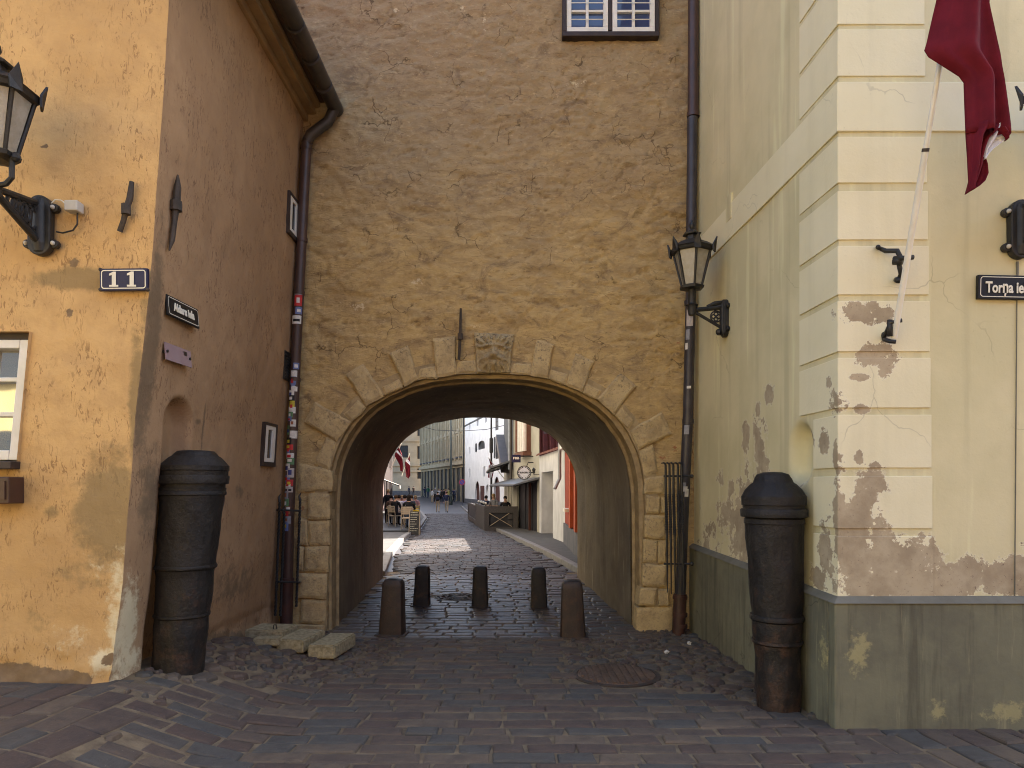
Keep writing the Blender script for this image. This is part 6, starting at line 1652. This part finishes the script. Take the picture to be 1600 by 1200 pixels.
# ------------------------------------------------------------------ people, chairs and tables
def skin_figure(name, J, E, regions):
    names = list(J); idx = {n: i for i, n in enumerate(names)}
    me = bpy.data.meshes.new(name + '_bones'); me.from_pydata([J[n][0] for n in names], [(idx[a], idx[b]) for a, b in E], [])
    o = bpy.data.objects.new(name + '_tmp', me); COL.objects.link(o)
    md = o.modifiers.new('skin', 'SKIN'); md.use_smooth_shade = True
    sv = me.skin_vertices[0].data
    for i, n in enumerate(names):
        r = J[n][1]; sv[i].radius = r if isinstance(r, tuple) else (r, r)
    sv[idx['pelvis']].use_root = True
    sb = o.modifiers.new('sub', 'SUBSURF'); sb.levels = 1; sb.render_levels = 1
    dg = bpy.context.evaluated_depsgraph_get(); out = bpy.data.meshes.new_from_object(o.evaluated_get(dg))
    bpy.data.objects.remove(o); out.name = name
    out.materials.clear()
    for k in range(4): out.materials.append(PM['skin'][0])
    A = np.array([J[a][0] for a, b in E]); B = np.array([J[b][0] for a, b in E]); rg = np.array([regions(a, b) for a, b in E])
    for p in out.polygons:
        c = np.array(p.center); d = B - A; t = np.clip(((c - A) * d).sum(1) / np.maximum((d * d).sum(1), 1e-9), 0, 1)
        k = np.argmin(np.linalg.norm(A + d * t[:, None] - c, axis=1)); p.material_index = int(rg[k]); p.use_smooth = True
    return out
PM = {'skin': [simple('skin', (.42, .25, .18), (.38, .22, .155), 12, .6, .3)], }
def cl(name, c): return simple(name, c, tuple(v * .7 for v in c), 14, .85, .15, .2, 60)
CLO = {'black': cl('black_cloth', (.015, .015, .018)), 'navy': cl('navy_cloth', (.025, .032, .07)), 'white': cl('white_cloth', (.66, .66, .68)), 'grey': cl('grey_cloth', (.2, .2, .21)), 'beige': cl('beige_cloth', (.38, .31, .22)),
       'lilac': cl('lilac_cloth', (.42, .38, .58)), 'orange': cl('orange_cloth', (.45, .17, .04)), 'green': cl('green_cloth', (.03, .14, .08)), 'pink': cl('pink_cloth', (.5, .28, .3)), 'denim': cl('denim_cloth', (.06, .085, .15)),
       'yellow': cl('olive_yellow_cloth', (.38, .34, .12)), 'brown': cl('brown_cloth', (.11, .07, .05))}
HAIR = {'dark': cl('dark_hair', (.018, .013, .01)), 'brown': cl('brown_hair', (.07, .04, .022)), 'fair': cl('fair_hair', (.32, .22, .11)), 'white': cl('white_hat_cloth', (.7, .7, .7))}
def base_joints(): return {
    'pelvis': ((0, 0, .95), (.15, .10)), 'spine': ((0, .0, 1.12), (.135, .09)), 'chest': ((0, .0, 1.32), (.165, .105)), 'collar': ((0, .0, 1.45), (.09, .07)), 'neck': ((0, .01, 1.52), .052), 'head': ((0, .025, 1.605), (.072, .085)), 'crown': ((0, .02, 1.69), (.065, .075)), 'nose': ((0, .125, 1.61), .014)}
def limb(J, E, s, sh, el, wr, hd, hip, kn, an, to):
    q = 'L' if s < 0 else 'R'
    for n, p, r in (('sho', sh, .062), ('elb', el, .044), ('wri', wr, .028), ('palm', hd, (.036, .022)), ('hip', hip, .092), ('kne', kn, .058), ('ank', an, .04), ('toe', to, (.042, .03))): J[n + q] = (p, r)
    E += [('collar', 'sho' + q), ('sho' + q, 'elb' + q), ('elb' + q, 'wri' + q), ('wri' + q, 'palm' + q), ('pelvis', 'hip' + q), ('hip' + q, 'kne' + q), ('kne' + q, 'ank' + q), ('ank' + q, 'toe' + q)]
    d = (Vector(hd) - Vector(wr)).normalized(); side = Vector((0, 1, 0)) if abs(d.z) > .6 else Vector((1, 0, 0))
    for k in range(4):
        b = Vector(hd) + d * .035 + side * (k - 1.5) * .019; l = (.042, .05, .046, .035)[k]
        J['f%d%s' % (k, q)] = (tuple(b), .009); J['g%d%s' % (k, q)] = (tuple(b + d * l + Vector((-.012 * s, 0, 0))), .008)
        E += [('palm' + q, 'f%d%s' % (k, q)), ('f%d%s' % (k, q), 'g%d%s' % (k, q))]
    b = Vector(wr).lerp(Vector(hd), .7) + side * .045; J['t' + q] = (tuple(b + d * .02), .010); E.append(('palm' + q, 't' + q))
CORE = [('pelvis', 'spine'), ('spine', 'chest'), ('chest', 'collar'), ('collar', 'neck'), ('neck', 'head'), ('head', 'crown'), ('head', 'nose')]
def region(bare):
    def f(a, b):
        if a in ('neck', 'head') or b == 'neck': return 0
        if a[:3] == 'wri' or a[:4] == 'palm' or a[0] in 'fg' : return 0
        if a[:3] == 'elb': return 0 if bare else 1
        if a[:3] in ('hip', 'kne'): return 2
        if a[:3] == 'ank': return 3
        if b[:3] == 'hip': return 2
        return 1
    return f
def fig(kind, bare=False):
    J = base_joints(); E = list(CORE)
    if kind == 'stand':
        for s in (-1, 1): limb(J, E, s, (s * .185, 0, 1.41), (s * .235, -.03, 1.13), (s * .25, .03, .89), (s * .25, .045, .83), (s * .095, 0, .9), (s * .10, .02, .49), (s * .11, -.01, .09), (s * .125, .13, .035))
    elif kind == 'walk':
        limb(J, E, -1, (-.185, 0, 1.41), (-.24, -.09, 1.15), (-.25, -.08, .91), (-.25, -.075, .85), (-.095, 0, .9), (-.10, .16, .52), (-.10, .2, .11), (-.10, .34, .06))
        limb(J, E, 1, (.185, 0, 1.41), (.24, .03, 1.14), (.25, .13, .92), (.25, .155, .87), (.095, 0, .9), (.10, -.02, .5), (.10, -.25, .14), (.11, -.16, .035))
    else:
        dz = -.42
        for n in J: p, r = J[n]; J[n] = ((p[0], p[1] + (.0 if n == 'pelvis' else .10 * (p[2] - .95)), p[2] + dz), r)
        for s in (-1, 1): limb(J, E, s, (s * .185, .045, .99), (s * .23, .12, .76), (s * .16, .33, .76), (s * .13, .39, .77), (s * .10, .03, .51), (s * .12, .43, .50), (s * .12, .40, .09), (s * .13, .53, .035))
    return skin_figure('body', J, E, region(bare)), J
FIG = {}
for kd in ('stand', 'walk', 'sit'): FIG[kd] = fig(kd, kd == 'sit')
def hair_mesh(J, long_):
    h = Vector(J['crown'][0]); m = MB(); m.ball((h.x, h.y - .018, h.z - .02), .102, 12, 8, sq=(.86, 1.0, .9))
    if long_: m.ball((h.x, h.y - .055, h.z - .14), .1, 10, 8, sq=(.85, .55, 1.4))
    return m
HM = {}
def person(label, px, py, Y, kind, rz, top, bottom, hair='dark', shoe='black', long_=False, s=1.0, group=None, loc=None):
    L = Vector(loc) if loc is not None else (GP(px, py) if Y is None else Vector(((px - CX) / FP * Y, Y, gzf((px - CX) / FP * Y, Y))))
    t = thing('person', label, 'person', L, group)
    me, J = FIG[kind]; b = bpy.data.objects.new('body', me); COL.objects.link(b); b.parent = t
    for k, mt in enumerate((PM['skin'][0], CLO[top], CLO[bottom], CLO[shoe])): b.material_slots[k].link = 'OBJECT'; b.material_slots[k].material = mt
    key = (kind, long_)
    if key not in HM:
        h = hair_mesh(J, long_).build('hair', HAIR['dark'], None, smooth=True); HM[key] = h.data; bpy.data.objects.remove(h)
    h = bpy.data.objects.new('hair', HM[key]); COL.objects.link(h); h.parent = t; h.material_slots[0].link = 'OBJECT'; h.material_slots[0].material = HAIR[hair]
    t.rotation_euler = (0, 0, R(rz)); t.scale = (s, s, s); return t
w1 = person('walker on the left with dark jacket, rucksack and pale trousers, seen from behind', 684, 802.5, 58, 'walk', 4, 'black', 'beige')
w2 = person('walker on the right with dark jacket and pale trousers, seen from behind', 698, 802.5, 58, 'walk', -4, 'navy', 'beige', 'brown')
t = thing('rucksack', 'dark rucksack on the back of the left walker', 'rucksack', Vector(w1.location) + Vector((0, -.16, 1.05)))
m = MB(); c = Vector(t.location); m.box((c.x - .16, c.y - .1, c.z), (c.x + .16, c.y + .07, c.z + .45)); m.build('bag', CLO['black'], t, bevel=.05); m = MB(); m.box((c.x - .12, c.y - .15, c.z + .04), (c.x + .12, c.y - .101, c.z + .24)); m.build('pocket', CLO['navy'], t, bevel=.02)
CR = [('navy', 'navy', 663.5, 777.2, 'dark'), ('green', 'denim', 669, 778.5, 'brown'), ('white', 'beige', 675, 785.5, 'dark'), ('grey', 'black', 680, 784.5, 'white'), ('white', 'denim', 685.5, 785, 'fair'), ('black', 'black', 690, 785, 'dark'), ('black', 'navy', 693.5, 785.5, 'brown'),
      ('pink', 'denim', 697, 784.5, 'fair'), ('yellow', 'black', 701, 786, 'dark'), ('navy', 'black', 708.5, 784.5, 'dark'), ('grey', 'denim', 711, 783.5, 'brown'), ('brown', 'black', 646, 775, 'dark'), ('navy', 'black', 639, 775.5, 'dark')]
CN = ['man in navy clothes standing apart at the left of the far group', 'person in a green top beside the man in navy', 'person in white top and beige trousers in the far group', 'person in grey top with a white hat in the far group', 'fair haired person in white top and jeans in the far group', 'dark haired person all in black in the far group',
      'brown haired person in a black top in the far group', 'fair haired person in a pink top in the far group', 'person in an olive yellow top in the far group', 'person in navy standing by the shop window right of the far group', 'person in grey top rightmost by the dark shop windows', 'person in brown top standing behind the cafe tables', 'person in navy standing behind the cafe tables']
for i, ((tp_, bt, px, py, hr), lab) in enumerate(zip(CR, CN)):
    person(lab, px, py, None, 'stand' if i % 3 else 'walk', rng.uniform(-60, 60) + (180 if i in (8, 4) else 0), tp_, bt, hr, long_=i in (4, 7), s=rng.uniform(.93, 1.03), group='people gathered far down the street')
# cafe chair and table prototypes
def chair_at(o, loc, rz, label): 
    o.location = loc; o.rotation_euler = (0, 0, R(rz)); o['label'] = label; return o
ch0 = thing('cafe_chair', 'cafe chair', 'chair', (0, 0, 0), 'cafe chairs on the left terrace')
m = MB(); m.box((-.2, -.2, .43), (.2, .2, .46)); m.build('seat', M['wood_light'], ch0, bevel=.01)
m = MB(); m.tube([(-.18, -.2, .46), (-.18, -.25, .86)], .016, 6); m.tube([(.18, -.2, .46), (.18, -.25, .86)], .016, 6)
for k in range(4): z = .6 + k * .075; m.box((-.18, -.235 - k * .012, z), (.18, -.215 - k * .012, z + .05))
m.build('backrest', M['wood_light'], ch0)
for sx in (-1, 1):
    for sy in (-1, 1):
        m = MB(); m.tube([(sx * .18, sy * .18, .43), (sx * .2, sy * .2, 0)], .015, 6); m.build('leg', M['wood_light'], ch0)
tb0 = thing('cafe_table', 'cafe table', 'table', (0, 0, 0), 'cafe tables on the left terrace')
m = MB(); m.lathe([(.02, .72), (.34, .72), (.34, .75), (.02, .75)], (0, 0, 0), 20); m.build('table_top', M['wood_light'], tb0); m = MB(); m.tube([(0, 0, 0), (0, 0, .72)], .03, 8); m.build('leg', M['iron'], tb0); m = MB(); m.lathe([(.22, 0), (.2, .03), (.03, .06)], (0, 0, 0), 16); m.build('foot', M['iron'], tb0)
SIT = [(638.5, 28.0, 0, 'black', 'denim', 'dark', True, 'woman in a dark top sitting with her back to the street'), (644.5, 31.0, 60, 'navy', 'denim', 'brown', False, 'seated person in navy beside the flower boxes'), (631.5, 32.0, -20, 'lilac', 'black', 'dark', False, 'seated person in a lilac shirt at the cafe'),
       (624.5, 31.0, 40, 'white', 'grey', 'dark', False, 'seated person in a white shirt at the cafe'), (617, 30.0, -30, 'black', 'black', 'brown', False, 'seated person in black near the cafe front'), (628.5, 37.0, 180, 'orange', 'denim', 'fair', False, 'seated person in an orange top facing the camera'),
       (641.5, 38.0, 200, 'green', 'denim', 'brown', False, 'seated person in a green top facing the camera'), (649, 40.0, 190, 'pink', 'beige', 'fair', True, 'seated fair haired person in a pink top'), (634, 42.0, 170, 'black', 'navy', 'dark', False, 'seated person in black at the rear of the cafe tables'), (611.5, 33.0, 20, 'brown', 'black', 'dark', False, 'seated person in brown by the shop front')]
first = True
for px, Y, rz, tp_, bt, hr, lg, lab in SIT:
    X = (px - CX) / FP * Y; zz = gzf(X, Y) + .14 
    if X < edge(Y) - 2.4: zz = gzf(X, Y) + .09
    c = ch0 if first else copy_tree(ch0); first = False
    chair_at(c, (X, Y, zz), rz, 'pale cafe chair under the ' + ' '.join(lab.split(' at ')[0].split(' near ')[0].split(' sitting')[0].split(' facing')[0].replace('seated ', '').split()[:8]))
    person(lab, 0, 0, 0, 'sit', rz, tp_, bt, hr, long_=lg, group='guests at the cafe tables', loc=(X, Y, zz))
tl = ['round cafe table in front of the woman in the dark top', 'round cafe table between the lilac and white shirts', 'round cafe table near the shop front', 'round cafe table by the green and pink tops']
for i, ((px, Y), lab) in enumerate(zip([(641, 28.75), (629, 33.5), (615, 31.3), (644, 38.4)], tl)):
    o = tb0 if i == 0 else copy_tree(tb0); X = (px - CX) / FP * Y; o.location = (X, Y, gzf(X, Y) + (.14 if X > edge(Y) - 2.4 else .09)); o['label'] = lab
c = copy_tree(ch0); chair_at(c, ((634.5 - CX) / FP * 26.9, 26.95, gzf(-4, 26.9) + .14), 8, 'empty pale slatted cafe chair beside the menu board')
person('waiter in black standing at the left end of the cafe front', 606.5, 826, 34, 'stand', 20, 'black', 'black', 'fair')
# guests in the board terrace
person('guest with dark hair sitting inside the board terrace', 0, 0, 0, 'sit', 170, 'black', 'black', loc=((790 - CX) / FP * 31, 31, gzf(-.3, 31) + .12), s=.98)
person('guest in grey sitting inside the board terrace', 0, 0, 0, 'sit', 150, 'grey', 'black', 'fair', loc=((772.5 - CX) / FP * 33, 33, gzf(-.8, 33) + .2), s=1.0, long_=True)
person('guest in navy sitting at the rear of the board terrace', 0, 0, 0, 'sit', 10, 'navy', 'black', 'dark', loc=((760 - CX) / FP * 36, 36, gzf(-1.3, 36) + .12))
for px, Y, rz, lab in ((790, 31, 170, 'dark stool chair under the dark haired terrace guest'), (772.5, 33, 150, 'dark stool chair under the terrace guest in grey'), (760, 36, 10, 'dark stool chair under the terrace guest in navy')):
    c = copy_tree(ch0); X = (px - CX) / FP * Y; chair_at(c, (X, Y, gzf(X, Y) + .12), rz, lab); c['group'] = 'chairs inside the board terrace'
